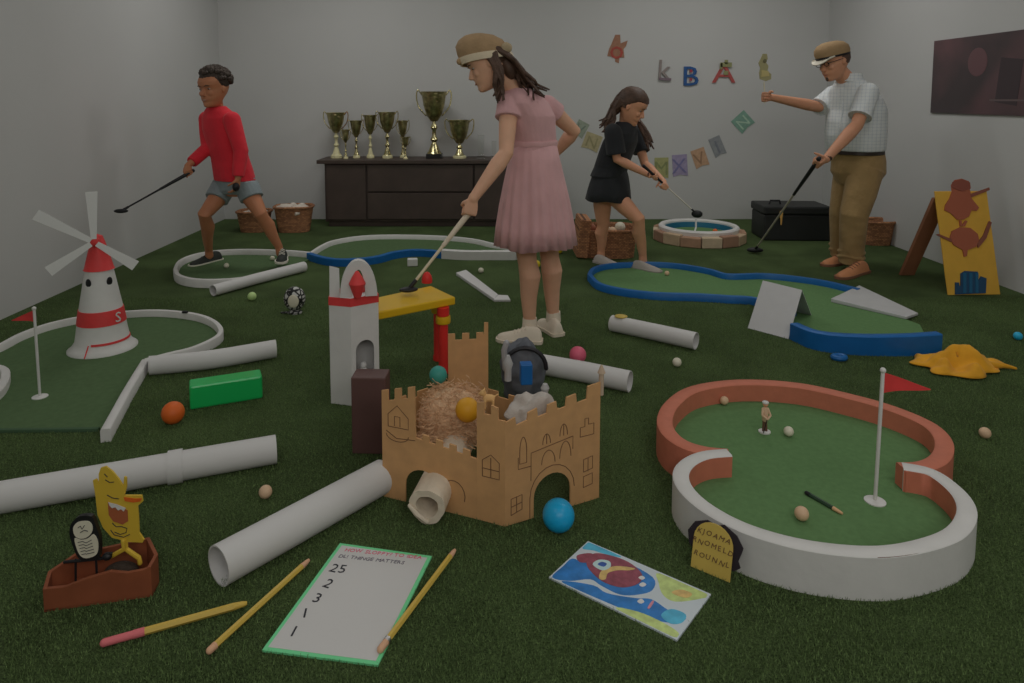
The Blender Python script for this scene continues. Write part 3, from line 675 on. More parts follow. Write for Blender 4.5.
mb.ell((-.145,2.36,.125), (.12,.12,.11))
o = mb.build('shredded_paper', mat('shredded_paper', C(118,96,76), .9, var=.2, vscale=60, bump=.5, bscale=120), smooth=False); tag(o, 'heap of crinkled shredded paper inside the left half of the castle', 'shredded paper'); o['kind'] = 'stuff'
tag(MB().ell((-.088,2.235,.222), .040, nu=24, nv=16).build('toy_ball', mat('yellow_rubber', C(150,108,22), .5)), 'yellow ball half buried in the shredded paper of the castle', 'ball')
tag(MB().ell((-.20,2.43,.262), .032, nu=24, nv=16).build('toy_ball', mat('teal_rubber', C(24,72,66), .5)), 'dark teal ball behind the shredded paper in the castle', 'ball')
# crumpled tube coming out of the left arch
a0 = G(427,507,.058); a1 = V((-.115,2.33,.085)); mb = MB(); dd = (a1-a0).normalized(); u, w = perp(dd); n = 30
def ringc(cn, r, k, sq=1): return [cn+(u*math.cos(2*PI*j/n)*1.0+w*math.sin(2*PI*j/n)*sq)*r*(1+.045*math.sin(3*2*PI*j/n+k)+.02*math.sin(8*2*PI*j/n+2*k)) for j in range(n)]
outer = [ringc(a0.lerp(a1, q_), .054, q_*3) for q_ in (0,.05,.3,.6,1)]; inner = [ringc(a0.lerp(a1, q_), .034, q_*3) for q_ in (1,.6,.3,.05,0)]
o = mb.loft(outer+inner, closed=True).build('crumpled_tube', mat('crumpled_paper', C(122,114,102), .85, var=.08, vscale=20, bump=.6, bscale=30, bdist=.01), angle=70); tag(o, 'crumpled white paper tube poking out of the left castle arch', 'tube')
MB().tube([a0+dd*-.004+u*.052, a0+dd*-.008+u*.03-w*.02, a0+dd*-.004-u*.0-w*.045], [.006,.008,.006], n=8).build('torn_flap', bpy.data.materials['crumpled_paper'], o)

# things in and behind the right part of the castle
def lump(mb, c, r, seed, amp=.25, nu=26, nv=18, sc=14):
    k = len(mb.v); mb.ell(c, r, nu=nu, nv=nv)
    for i in range(k, len(mb.v)):
        d = mb.v[i]-V(c); n1 = noise.noise(mb.v[i]*sc+V((seed,0,0)))+.5*noise.noise(mb.v[i]*sc*2.3+V((seed,3,0))); mb.v[i] = V(c)+d*(1+amp*n1)
    return mb
o = lump(MB(), (.12,2.235,.20), (.075,.065,.085), 5, .5, 40, 28).build('crumpled_tissue', mat('grey_tissue', C(96,92,88), .9, bump=.6, bscale=30, bdist=.01)); tag(o, 'crumpled grey-white tissue inside the right half of the castle', 'tissue')
o = lump(MB(), (.118,2.80,.128), (.085,.08,.135), 9, .3, 40, 28).build('dark_bag', mat('grey_bag', C(44,46,50), .6, bump=.4, bscale=20, bdist=.01)); tag(o, 'dark grey bag standing behind the castle', 'bag')
MB().tube([V((.125+.085*math.cos(a), 2.735, .165+.085*math.sin(a))) for a in [PI*i/12 for i in range(13)]], .009, n=8).build('handle', mat('bag_strap', (.02,.02,.025), .5), o)
MB().tube([V((.045,2.72,.17)), V((.04,2.71,.25)), V((.05,2.71,.28))], .012, n=8).build('buckle', mat('grey_buckle', C(84,84,86), .4), o)
p = P(526,373,2.42); tag(MB().box((p.x,p.y,p.z), (.042,.04,.075), Matrix.Rotation(.1,3,'Z')).build('blue_block', M['blue'], smooth=False, bevel=.004), 'small blue block sticking up behind the castle battlements', 'block')
p = P(508,372,2.36); t2 = MB().lathe([(.0,-.03),(.012,-.03),(.012,.01),(.018,.03),(.012,.045),(.006,.06),(0,.062)], p, n=14).build('grey_figurine', mat('grey_toy', C(84,84,84), .6)); tag(t2, 'small grey chess-like figurine behind the castle battlements', 'figurine')
p = P(545,398,2.30); t2 = MB().lathe([(.0,-.05),(.016,-.05),(.014,.0),(.010,.02),(.015,.035),(.008,.05),(0,.052)], p, n=14).build('grey_figurine', bpy.data.materials['grey_toy']); tag(t2, 'round-headed grey figurine in front of the crumpled tissue in the castle', 'figurine')
# tan toy animal on the corner
p = P(489,398,2.075); mt_ = mat('tan_toy', C(136,108,70), .7); mb = MB()
mb.ell(p, (.020,.011,.012)).ell(p+V((-.018,0,.016)), (.010,.009,.010)).ell(p+V((-.026,0,.013)), (.007,.005,.005))
for dx, dy in ((-.012,-.006),(-.012,.006),(.013,-.006),(.013,.006)): mb.tube([p+V((dx,dy,-.004)), p+V((dx,dy,-.030))], .0045, n=8)
mb.tube([p+V((.018,0,.006)), p+V((.028,0,.012))], .003, n=6).ell(p+V((-.014,-.007,.026)), (.003,.002,.006)).ell(p+V((-.014,.007,.026)), (.003,.002,.006))
tag(mb.build('toy_dog', mt_, remesh=.0025, smooths=2), 'small tan toy animal perched on the corner tower of the castle', 'toy animal')

# dark box between castle and white tower
p0, p1 = G(347.5,466), G(384,459); p0 = V((p0.x, 2.42, 0)); mb = MB().box((-.437,2.405,.140), (.122,.085,.277), Matrix.Rotation(-.04,3,'Z'))
tag(mb.build('dark_brown_box', mat('dark_brown', C(44,30,28), .5, var=.1), smooth=False, bevel=.004), 'tall dark brown box between the white tower and the castle', 'box')

# white paper tower
OX, OY, S = 320, 250, 4.267
b0 = G(331,403.5); tw = .20
t = thing('paper_tower', b0+V((.1,.06,0)), 'tall white paper tower with a doorway, red band and looped strips on top', 'toy tower')
dd = V((.975,.22,0)).normalized(); nn = V((-dd.y, dd.x, 0))
c4 = [b0, b0+dd*.085-nn*.045, b0+dd*.198+nn*.0, b0+dd*.185+nn*.12, b0+dd*.02+nn*.12]
ctr = sum(c4, V())/5; H = .425
def shrink(p, k): return ctr+(p-ctr)*k
faces = [(0,1,None),(1,2,(.16,.82,.265)),(2,3,None),(3,4,None),(4,0,None)]
for i, j, arch in faces:
    a, c = c4[i], c4[j]; a2, c2 = shrink(a,.9), shrink(c,.9); e = (c-a); LL = e.length; e.normalize(); n2 = V((-e.y, e.x, 0))
    k = (1-.92)*.5; poly = [(0,.001)]
    if arch:
        f0, f1, ah = arch; cx = (f0+f1)/2*LL; rx = (f1-f0)/2*LL; st = ah-rx
        poly += [(f0*LL,.09)]+[(cx-rx*math.cos(PI*q/12), st+(rx)*math.sin(PI*q/12)) for q in range(13)]+[(f1*LL,.09)]
        poly = [(0,.001),(f0*LL,.001)]+poly[1:]+[(f1*LL,.001)]
    poly += [(LL,.001),(LL,H),(0,H)]
    MB().prism(poly, a, e, Z_, n2, .004).build('wall_panel', M['white'], t, smooth=False)
MB().hexa(*[[p+Z_*z for p in (b0+dd*.03+nn*.01, b0+dd*.17+nn*.02, b0+dd*.17+nn*.1, b0+dd*.03+nn*.1)] for z in (.001,.088)]).build('inner_block', M['white'], t, smooth=False)
dr = c4[1].lerp(c4[2], .42)+nn*.03; MB().ell(dr+Z_*.115, (.022,.018,.03)).ell(dr+Z_*.15, .015).build('crumpled_figure', M['paper'], t)
rr = [[p+Z_*z for z in (H-.03, H+.012)] for p in c4]
mb = MB()
for i in range(5):
    a, c = shrink(c4[i],1.02), shrink(c4[(i+1)%5],1.02); e = (c-a).normalized(); n2 = V((-e.y,e.x,0)); mb.prism([(0,H-.012),((c-a).length,H-.012),((c-a).length,H+.022),(0,H+.022)], a, e, Z_, n2, .003)
mb.build('red_band', M['red'], t, smooth=False)
MB().prism([(p.x,p.y) for p in c4], V((0,0,H-.004)), X_, Y_, Z_, .004).build('roof_panel', M['white'], t, smooth=False)
# strips on top
f1 = P(329.5,297,b0.y); mb = MB(); mb.prism([(0,0),(.042,-.012),(.040,.128),(.002,.140)], V((f1.x, b0.y, H+.01)), dd, Z_, nn, .002); mb.build('white_flap', M['white'], t, smooth=False)
def loop(name, cx, cy, rx, rzv, Y, wd, m):
    c = P(OX+cx/S, OY+cy/S, Y); mb = MB(); n = 28; rings = []
    for i in range(n):
        a = 2*PI*i/n; d = V((math.cos(a)*rx, 0, math.sin(a)*rzv)); 
        rings.append([c+d-nn*wd*.5+dd*0, c+d+nn*wd*.5, c+d*.985+nn*wd*.5, c+d*.985-nn*wd*.5])
    mb.loft(rings, closed=True).build(name, m, t, angle=60)
c = P(OX+166/S, OY+200/S, b0.y-.01); oa = [PI*i/18 for i in range(19)]
MB().prism([(.074*math.cos(a), .150*math.sin(a)) for a in oa]+[(-.030+.030*0+.026*-math.cos(a)+.030, .112*math.sin(a)) for a in oa], c, dd, Z_, nn, .035).build('paper_arch', M['white'], t, angle=50)
c = P(OX+160/S, OY+205/S, b0.y-.02); MB().lathe([(0,0),(.014,.002),(.028,.045),(.034,.06),(.022,.085),(.006,.110),(0,.112)], c+Z_*.0, n=16).build('red_bud', M['red'], t)

# yellow bridge
t = thing('toy_bridge', G(443,373), 'yellow toy ramp with red legs carrying the putter head', 'toy ramp')
L0, L1, R0, R1 = P(378,318,2.98), P(378,296,3.12), P(454,302,3.16), P(430,286,3.42)
zt = .345
tl, tr, br, bl_ = V((-.475,3.06,.335)), V((-.275,3.40,.352)), V((-.165,3.20,.352)), V((-.475,2.90,.318))
topq = [G(378,312,.345), G(455.5,297,.345), G(431,285.5,.345), G(378,297,.345)]
MB().hexa([p-Z_*.036 for p in topq], topq).build('deck', mat('yellow_plastic', C(168,134,18), .45, coat=.2), t, smooth=False, bevel=.006)
edge = bl_+Z_*.0
lr = mat('red_plastic', C(140,28,24), .4)
for x, y in ((443.5,373),(438.5,360)):
    p = G(x,y); MB().lathe([(.026,.002),(.026,.02),(.022,.03),(.022,.27),(.028,.272),(.028,.308),(.026,.308)], p, n=20).build('leg', lr, t)
    MB().lathe([(.0325,.235),(.034,.24),(.034,.262),(.0325,.268)], p, n=20).build('collar', bpy.data.materials['yellow_plastic'], t)
p = P(427,284,3.38); p.z = .345; MB().lathe([(.026,0),(.026,.02),(.022,.035),(.012,.05),(0,.055)], p, n=18).build('post_cap', lr, t)

# ------------------------------------------------------------------ cabinet & trophies
cx0, cx1 = -1.64, .42; yf, yb = 6.72, 7.14; zt = .655
t = thing('cabinet', ((cx0+cx1)/2, (yf+yb)/2, 0), 'long dark brown cabinet against the back wall carrying the trophies', 'cabinet')
MB().box(((cx0+cx1)/2, (yf+yb)/2+.01, .035), (cx1-cx0-.06, yb-yf-.06, .07)).build('plinth', M['dark'], t, smooth=False)
MB().box(((cx0+cx1)/2, (yf+yb)/2+.01, .335), (cx1-cx0, yb-yf-.02, .57)).build('body', M['dark'], t, smooth=False, bevel=.003)
MB().box(((cx0+cx1)/2, (yf+yb)/2-.015, zt-.018), (cx1-cx0+.13, yb-yf+.03, .036)).build('worktop', M['dark'], t, smooth=False, bevel=.004)
def front(name, x0, x1, z0, z1, knob=None):
    o = MB().box(((x0+x1)/2, yf+.002, (z0+z1)/2), (x1-x0-.008, .02, z1-z0-.008)).build(name, M['dark'], t, smooth=False, bevel=.003)
    return o
front('door', cx0+.02, -1.235, .07, .61); front('drawer', -1.225, -.2, .345, .61); front('drawer', -1.225, -.2, .075, .335); front('door', -.19, cx1-.02, .07, .61)
gold = mat('gold_metal', (.62,.55,.30), .25, metal=1, var=.3, vscale=30, bump=.3, bscale=25); dgold = mat('dark_gold_metal', (.44,.39,.20), .28, metal=1, var=.45, vscale=26, bump=.6, bscale=22, bdist=.02); marb = mat('cream_marble', C(112,108,84), .35, var=.15, vscale=40); blkst = mat('black_stone', (.02,.02,.02), .3)
def trophy(px, ytop, wpx, label, Y=6.93, kind=0, black=False):
    b = P(px, 156, Y); b.z = zt; s = (P(px, ytop, Y).z-zt); w = wpx*Y/FPX/2; t = thing('trophy', b, label, 'trophy')
    if kind == 2: base_h, st = .09, .35
    else: base_h, st = .16, .52
    r0 = w*.52 if not black else w*.62
    if black:
        MB().box(b+Z_*s*.035, (r0*1.6, r0*1.6, s*.07)).build('base', blkst, t, smooth=False, bevel=.004); z_ = .07
    else:
        MB().lathe([(0,0),(r0,0),(r0,s*.05),(r0*.85,s*.07),(0,s*.07)], b, n=20).build('base', marb, t); z_ = .07
    MB().lathe([(r0*.8,s*z_),(r0*.6,s*(z_+.04)),(w*.22,s*.2),(w*.14,s*.24),(w*.26,s*.28),(w*.14,s*.33),(w*.12,s*(st-.1)),(w*.24,s*(st-.06)),(w*.12,s*st),(w*.1,s*(st+.03))], b, n=20).build('stem', gold if not kind == 1 else marb, t)
    z1 = st+.02; ro = w*.8
    MB().lathe([(0,s*z1),(w*.25,s*(z1+.02)),(ro*.62,s*(z1+.12*(1-z1)/.5)),(ro*.85,s*(z1+.55*(1-z1))),(ro,s*.97),(ro*1.03,s),(ro*.97,s),(ro*.8,s*(z1+.6*(1-z1))),(ro*.5,s*(z1+.3*(1-z1))),(0,s*(z1+.2*(1-z1)))], b, n=24).build('cup', dgold if kind != 3 else gold, t)
    for sg in (-1, 1):
        pts = [b+V((sg*ro*.98,0,s*.95)), b+V((sg*w*1.02,0,s*1.02)), b+V((sg*w*1.12,0,s*.93)), b+V((sg*w*.98,0,s*(z1+.5*(1-z1)))), b+V((sg*ro*.66,0,s*(z1+.22*(1-z1))))]
        MB().tube(smoothpath(pts, 4), max(.003, w*.045), n=7).build('handle', gold, t)
    return t
trophy(336.5, 112.5, 22, 'gold trophy cup standing leftmost on the cabinet', 6.95, 1)
trophy(345.8, 129.5, 9, 'smallest slim trophy just right of the leftmost cup', 6.86)
trophy(356.5, 120.5, 14, 'third trophy from the left, a small gold cup', 6.95)
trophy(370.5, 115, 15, 'fourth trophy from the left, slim with a marble stem', 6.95, 1)
trophy(387.5, 112, 20, 'two-handled gold trophy in the middle of the small ones', 6.93)
trophy(403.0, 120.5, 12, 'slender gold trophy standing last before the tall black-based cup', 7.00)
trophy(405.5, 137, 9, 'miniature gold trophy standing in front of the slender one', 6.82)
trophy(434.3, 91.5, 31, 'tallest gold trophy cup on a black base', 6.93, 0, True)
trophy(459.5, 120, 26, 'wide gold trophy cup with flared handles, rightmost of the cups', 6.93, 2)
gl = mat('clear_glass', (.9,.92,.9), .05, trans=1)
def glassaward(px, yt, w, label):
    b = P(px,156,6.9); b.z = zt; s = P(px,yt,6.9).z-zt; t = thing('glass_award', b, label, 'award'); MB().box(b+Z_*.012, (w,.06,.024)).build('base', gl, t, smooth=False, bevel=.004)
    MB().box(b+Z_*(s/2+.024), (w*.7,.02,s-.03), taper=1.2).build('plate', gl, t, smooth=False, bevel=.003)
glassaward(481, 136, .08, 'clear glass award standing right of the trophies'); glassaward(494, 142, .06, 'small clear glass award partly behind the arm of the girl in pink')

# ------------------------------------------------------------------ baskets
wick = mat('wicker', C(88,60,42), .85); nt = wick.node_tree; tc = nt.nodes['Texture Coordinate']; wv = nt.nodes.new('ShaderNodeTexBrick')
wv.inputs['Scale'].default_value = 28; wv.inputs['Color1'].default_value = (*C(98,68,46),1); wv.inputs['Color2'].default_value = (*C(72,48,33),1); wv.inputs['Mortar'].default_value = (*C(44,30,22),1); wv.inputs['Mortar Size'].default_value = .03; wv.inputs['Row Height'].default_value = .35; wv.inputs['Brick Width'].default_value = .7
mp = nt.nodes.new('ShaderNodeMapping'); mp.inputs['Rotation'].default_value = (PI/2, 0, 0); nt.links.new(tc.outputs['Object'], mp.inputs['Vector']); nt.links.new(mp.outputs['Vector'], wv.inputs['Vector']); nt.links.new(wv.outputs['Color'], nt.nodes['Principled BSDF'].inputs['Base Color'])
bp_ = nt.nodes.new('ShaderNodeBump'); bp_.inputs['Strength'].default_value = .6; bp_.inputs['Distance'].default_value = .01; nt.links.new(wv.outputs['Fac'], bp_.inputs['Height']); nt.links.new(bp_.outputs['Normal'], nt.nodes['Principled BSDF'].inputs['Normal'])
def basket(c, w, d, h, label, rot=0, fill=None, handle=False, taper=.8):
    t = thing('wicker_basket', c, label, 'basket'); c = V(c); n = 32; R = Matrix.Rotation(rot,3,'Z')
    def ring(k, z, e=3.5):
        out = []
        for j in range(n):
            a = 2*PI*j/n; ca, sa = math.cos(a), math.sin(a); q = (abs(ca)**e+abs(sa)**e)**(-1/e); out.append(c+R@V((w/2*k*q*ca, d/2*k*q*sa, 0))+Z_*z)
        return out
    MB().loft([ring(taper,.002), ring((1+taper)/2,h*.5), ring(1,h), ring(.93,h), ring(.86,h*.5), ring(taper*.9,.02)]).build('body', wick, t)
    rr = ring(1.01, h); MB().tube(rr+[rr[0]], .012, n=8, round_=False, caps=False).build('rim', wick, t)
    if fill:
        mb = lump(MB(), c+Z_*(h*.82), (w*.42, d*.4, h*.28), c.x*7, .5, 34, 20, 18); mb.build('lining_cloth', fill, t)
    if handle:
        for sg in (-1,1): MB().tube([c+R@V((sg*w*.5,0,0))+V((0,math.cos(a)*d*.14,h+math.sin(a)*.05)) for a in [PI*i/8 for i in range(9)]], .010, n=7).build('handle', wick, t)
    return t
wcl = mat('white_cloth', C(128,122,114), .9, bump=.5, bscale=25, bdist=.01)
basket(G(255,231), .30, .24, .19, 'left one of the two wicker baskets beside the cabinet, behind the boy', fill=wcl)
basket(G(294.5,231), .35, .26, .235, 'right one of the two wicker baskets beside the cabinet, lined with white cloth', rot=.1, fill=wcl)
basket(G(881,246)+V((0,.1,0)), .27, .24, .20, 'wicker basket behind the man, by the right wall', handle=True)
b = basket(G(610,259)+V((0,.16,0)), .46, .36, .22, 'big brown wicker basket of balls behind the girl in black', handle=False, taper=.9)
c = G(610,259)+V((0,.16,0))
for k, (dx, dy, dz, r_, m_, lb) in enumerate(((.10,-.02,.225,.042,mwb,'cream ball on top of the big basket, right side'), (-.02,-.05,.215,.036,mwb,'white ball in the middle of the big basket'), (.03,-.08,.205,.034,mball,'tan ball at the front of the big basket'), (-.13,-.03,.22,.036,mat('brown_ball', C(84,50,36), .5),'brown ball at the left of the big basket'))):
    tag(MB().ell(c+V((dx,dy,dz)), r_, nu=20, nv=14).build('basket_ball_toy' if False else 'toy_ball', m_), lb, 'ball', )
MB().box(c+V((-.205,-.02,.16)), (.09,.32,.30), Matrix.Rotation(.1,3,'Y')).build('raised_side', wick, b, smooth=False, bevel=.01)

# ------------------------------------------------------------------ round pool of stone
c = G(698.5,239.5,.0); ro = 47*c.y/FPX*.98; t = thing('stone_ring_pool', c, 'low round ring of pale stone blocks with a blue basin at the back wall', 'mini golf hole')
stn = mat('pale_stone', C(116,98,80), .85, var=.15, vscale=14, bump=.4, bscale=50); n = 14; rdep = .36
sx = ro; sy = .40
for k in range(n):
    a0, a1 = 2*PI*(k+.02)/n, 2*PI*(k+.98)/n; q = []
    for rr_, aa in ((1,a0),(1,a1),(.76,a1),(.76,a0)): q.append(c+V((sx*rr_*math.cos(aa), sy*rr_*math.sin(aa), .001)))
    hh_ = .085+.012*((k*7) % 3)/2
    MB().hexa(q, [p+Z_*hh_ for p in q]).build('stone_block', mat('stone_tone', C(*[(100,86,70),(90,70,56),(106,95,80),(84,64,52)][k % 4], .9), .85, var=.1, vscale=14) if k < 4 else bpy.data.materials[['stone_tone','stone_tone.001','stone_tone.002','stone_tone.003'][k % 4]], t, smooth=False, bevel=.008)
def oval(k, z): return [c+V((sx*k*math.cos(2*PI*j/40), sy*k*math.sin(2*PI*j/40)+.01, z)) for j in range(40)]
MB().loft([oval(.83,.02), oval(.86,.118), oval(.83,.13), oval(.76,.13), oval(.73,.118), oval(.73,.03)], closed=True).build('white_ring', M['white'], t)
MB().loft([oval(.735,.02), oval(.735,.105), oval(.72,.105), oval(.69,.035)]).build('basin', mat('teal_basin', C(14,52,68), .5), t)
MB().loft([oval(.68,.03), oval(.66,.062)]).build('felt', M['felt'], t)
p = c+V((.13,-.05,.062)); tag(MB().ell(p+Z_*.022, .022).build('golf_ball', M['orange']), 'small orange ball inside the stone ring', 'ball')
p = c+V((-.02,.02,.062)); tag(MB().tube([p+V((-.03,-.06,.01)), p+V((0,0,.04)), p+V((.005,.02,.12))], .008, n=8).build('white_peg', M['white']), 'thin white bent peg standing inside the stone ring', 'peg')
p = c+V((-.16,-.14,.115)); 
# ------------------------------------------------------------------ black case
b0 = G(795,241.5); t = thing('black_case', b0+V((0,.17,0)), 'black storage case with a top handle against the back wall', 'case')
bc = mat('black_case_shell', (.022,.024,.024), .5, bump=.15, bscale=80); R = Matrix.Rotation(-.05,3,'Z'); c = b0+V((.035,.20,0))
MB().box(c+Z_*.115, (.57,.36,.228), R).build('body', bc, t, smooth=False, bevel=.012)
MB().box(c+Z_*.268, (.59,.38,.072), R).build('lid', bc, t, smooth=False, bevel=.014)
MB().tube([c+R@V((-.20,-.03,.30)), c+R@V((-.19,-.03,.335)), c+R@V((-.11,-.03,.335)), c+R@V((-.10,-.03,.30))], .009, n=8).build('handle', M['black'], t)
MB().box(c+R@V((-.15,-.192,.235)), (.035,.014,.06), R).build('latch', gold, t, smooth=False, bevel=.004)
MB().tube([c+R@V((-.15,-.205,.26)), c+R@V((-.15,-.205,.15))], [.012,.006], n=8).build('tassel', mat('brass_tassel', C(110,84,44), .5), t)

# ------------------------------------------------------------------ A-frame board
BL, BR = G(948.5,295.5), G(1000.5,294.8); e = (BR-BL).normalized(); W_ = (BR-BL).length; back = V((-e.y, e.x, 0)); up = (Z_*.97+back*.25).normalized(); HB = .665
t = thing('board_sign', (BL+BR)/2, 'yellow leaning board with red-brown pot shapes and a small blue castle shape', 'board')
ym = mat('board_yellow', C(146,112,40), .7, var=.05, vscale=10)
MB().prism([(0,.002),(W_,.002),(W_*.99,HB),(-.01,HB)], BL, e, up, back, .012).build('panel', ym, t, smooth=False, bevel=.002)
fn = -(e.cross(up)).normalized(); fn = fn if fn.y < 0 else -fn
ft = BL+e*.06+back*.50; MB().hexa([ft-e*.05+V((0,0,.001)), ft+e*.05+V((0,0,.001)), ft+e*.05+back*.03+V((0,0,.001)), ft-e*.05+back*.03+V((0,0,.001))], [p+(BL+e*.05+up*(HB*.93)+back*.025-ft) for p in (ft-e*.05, ft+e*.05, ft+e*.05+back*.03, ft-e*.05+back*.03)]).build('prop_leg', mat('prop_brown', C(72,46,32), .7, var=.1), t, smooth=False, bevel=.003)
bm_ = mat('terracotta_card', C(84,44,31), .7)
def onb(px, py_):
    # point of the board plane seen at that pixel -> (u, v)
    d = ray(px, py_); o_ = V((0,0,CAMH)); nrm = e.cross(up); tt_ = (BL-o_).dot(nrm)/d.dot(nrm); q = o_+d*tt_-BL; return (q.dot(e), q.dot(up))
def onshape(name, pts, m, lay=0, par=t, th=.008, sm=False, S=2.972, OX=880, OY=170):
    q = [onb(OX+p[0]/S, OY+p[1]/S) for p in pts]
    if sm: q = [(v.x, v.y) for v in smoothpath([V((a,b2,0)) for a, b2 in q], 3, True)]
    MB().prism(q, BL+fn*(.0005+lay*.008), e, up, fn, th).build(name, m, par, angle=30)
onshape('pot_shape', [(210,45),(220,30),(240,26),(262,34),(265,60),(270,85),(292,112),(285,122),(270,120),(262,138),(245,148),(228,148),(208,128),(190,120),(192,105),(205,85),(212,65)], bm_)
onshape('pot_rim', [(208,52),(212,36),(240,28),(264,38),(266,56),(240,64)], mat('terracotta_dark', C(70,36,28), .7), 1, th=.004)
onshape('disc_shape', [(206,200),(212,182),(236,170),(266,172),(288,190),(292,208),(284,228),(258,238),(256,256),(248,258),(244,238),(216,222)], bm_, sm=False)
onshape('disc_trim', [(234,150),(240,150),(242,164),(252,150),(258,152),(250,168),(236,168)], bm_)
onshape('arm_stick', [(265,72),(322,52),(324,60),(268,82)], mat('brown_stick', C(68,38,30), .7), 0)
onshape('arm_stick', [(286,218),(304,196),(322,152),(330,156),(314,202),(290,232)], bpy.data.materials['brown_stick'])
onshape('arm_stick', [(164,192),(172,190),(212,206),(210,214)], bpy.data.materials['brown_stick'])
onshape('castle_shape', [(222,370),(222,334),(232,334),(234,344),(238,344),(238,308),(250,300),(288,302),(290,330),(298,316),(314,322),(312,366)], mat('navy_card', C(14,34,52), .7))
for x in (244, 262, 280): onshape('tower_stripe', [(x,306),(x+9,306),(x+9,366),(x,366)], mat('teal_card', C(12,46,66), .7), 1, th=.003)
# ------------------------------------------------------------------ poster on right wall
y0, y1 = 5.43, 4.15; z0_, z1_ = 1.135, 1.685
t = thing('wall_poster', (XR, (y0+y1)/2, z0_), 'large dark plum poster on the right wall', 'poster')
pm = mat('plum_print', C(36,29,30), .4); nt = pm.node_tree
r1 = rampnoise(nt, 1.7, C(32,27,28), C(52,36,38), .42, .72, 3); nt.links.new(r1.outputs['Color'], nt.nodes['Principled BSDF'].inputs['Base Color'])
MB().box((XR-.006, (y0+y1)/2, (z0_+z1_)/2), (.012, y0-y1, z1_-z0_)).build('print', pm, t, smooth=False)
MB().box((XR-.0125, 4.62, 1.36), (.002, .20, .30), Matrix.Rotation(.12,3,'X')).build('dark_print_shape', mat('dark_print', C(30,24,26), .4), t, smooth=False)
MB().box((XR-.0128, 4.62, 1.235), (.002, .34, .012)).build('light_print_line', mat('grey_print', C(52,44,44), .5), t, smooth=False)
MB().ell((XR-.013, 4.93, 1.50), (.0015,.10,.10)).build('pink_print_cloud', mat('rose_print', C(52,36,38), .5), t)

# ------------------------------------------------------------------ garland on the back wall
def wallp(x, y): return P(x, y, YB-.0045)
def letter(ch, x, y, hpx, m, label, rot=0, name='garland_letter', extra=None, wide=1):
    c = wallp(x, y); h = hpx*YB/FPX; t = thing(name, c-Z_*h/2, label, 'garland piece'); mb = MB(); a = rot
    U_ = V((math.cos(a),0,math.sin(a))); Wv = V((-math.sin(a),0,math.cos(a)))
    text_into(mb, ch, h*1.38, c-Wv*h*.5, U_*wide, Wv, -Y_, th=.012, center=True)
    mb.build('letter', m, t, smooth=False)
    if extra:
        mb = MB(); 
        for dx, dz, w_, h_ in extra[0]: mb.box(c+U_*dx*h+Wv*dz*h-Y_*.016, (w_*h,.008,h_*h), Matrix.Rotation(-a,3,'Y'))
        mb.build('decoration', extra[1], t, smooth=False)
    return t
gm = lambda n, c: mat(n, C(*c, .72), .8, var=.12, vscale=30)
def flagcard(ch, x, y, wpx, hpx, rot, col, inkc, label, shape=None):
    c = wallp(x, y); k = YB/FPX; w_, h_ = wpx*k, hpx*k; a = rot; t = thing('garland_flag', c-Z_*h_/2, label, 'garland piece'); U_ = V((math.cos(a),0,math.sin(a))); Wv = V((-math.sin(a),0,math.cos(a)))
    poly = shape and [(p[0]*w_, p[1]*h_) for p in shape] or [(-w_/2,-h_/2),(0,-h_*.42),(w_/2,-h_/2),(w_/2,h_/2),(-w_/2,h_/2)]
    MB().prism(poly, c, U_, Wv, Y_, .003).build('card', gm('flag_paper', col), t, smooth=False)
    mb = MB(); text_into(mb, ch, h_*.95, c-Wv*h_*.34-Y_*.001, U_, Wv, -Y_, th=.002, center=True); mb.build('letter', gm('flag_ink', inkc), t, smooth=False)
    return t
star = [(-.12,.5),(.12,.5),(.15,.2),(.5,.3),(.42,.1),(.3,.0),(.34,-.3),(.1,-.3),(.08,-.5),(-.1,-.45),(-.12,-.28),(-.5,-.25),(-.42,0),(-.3,.18)]
flagcard('o', 617.5, 49, 20, 28, .0, (92,66,52), (100,44,38), 'orange-brown star-like paper figure, highest piece at the left of the wall garland', star)
letter('k', 665.5, 69, 20, gm('grey_letter', (84,78,76)), 'grey letter piece of the upper garland row, left of the blue letter B', rot=-.05, extra=([(0,-.5,.6,.12)], gm('mauve_foot', (72,62,68))))
letter('B', 691.5, 75.5, 20, gm('blue_letter', (26,50,84)), 'dark blue letter B with red dots in the upper garland row', extra=([(-.05,.22,.13,.13),(-.05,-.2,.13,.13)], gm('red_dots', (96,38,48))), wide=1.15)
letter('A', 725.5, 72.5, 20, gm('red_letter', (104,48,46)), 'red and olive letter A in the upper garland row, right of the blue B', extra=([(0,.38,.55,.22),(0,-.02,.22,.2),(-.25,.3,.12,.3),(0,.52,.16,.2)], gm('olive_deco', (84,84,58))), wide=1.25)
flagcard('V', 580.5, 129, 12, 16, -.5, (88,94,84), (70,78,72), 'pale grey-green garland flag just behind the elbow of the girl in pink')
flagcard('N', 592, 142, 17, 17, -.35, (104,98,76), (88,84,62), 'khaki garland flag between the two girls')
flagcard('M', 661.5, 168, 14, 21, .02, (98,98,66), (80,84,56), 'olive garland flag beside the hands of the girl in black')
flagcard('X', 680, 165.5, 15, 22, .08, (92,86,104), (72,70,96), 'lavender garland flag, right of the olive one')
flagcard('V', 700, 158, 14, 19, .35, (112,90,72), (92,72,56), 'peach garland flag between the lavender and the grey ones')
flagcard('I', 717.5, 146.5, 12, 20, .42, (82,84,86), (70,72,78), 'grey garland flag, left of the green one')
flagcard('N', 743, 122, 17, 17, .75, (72,94,84), (100,116,104), 'green diamond-tilted garland flag, rightmost in the lower row')

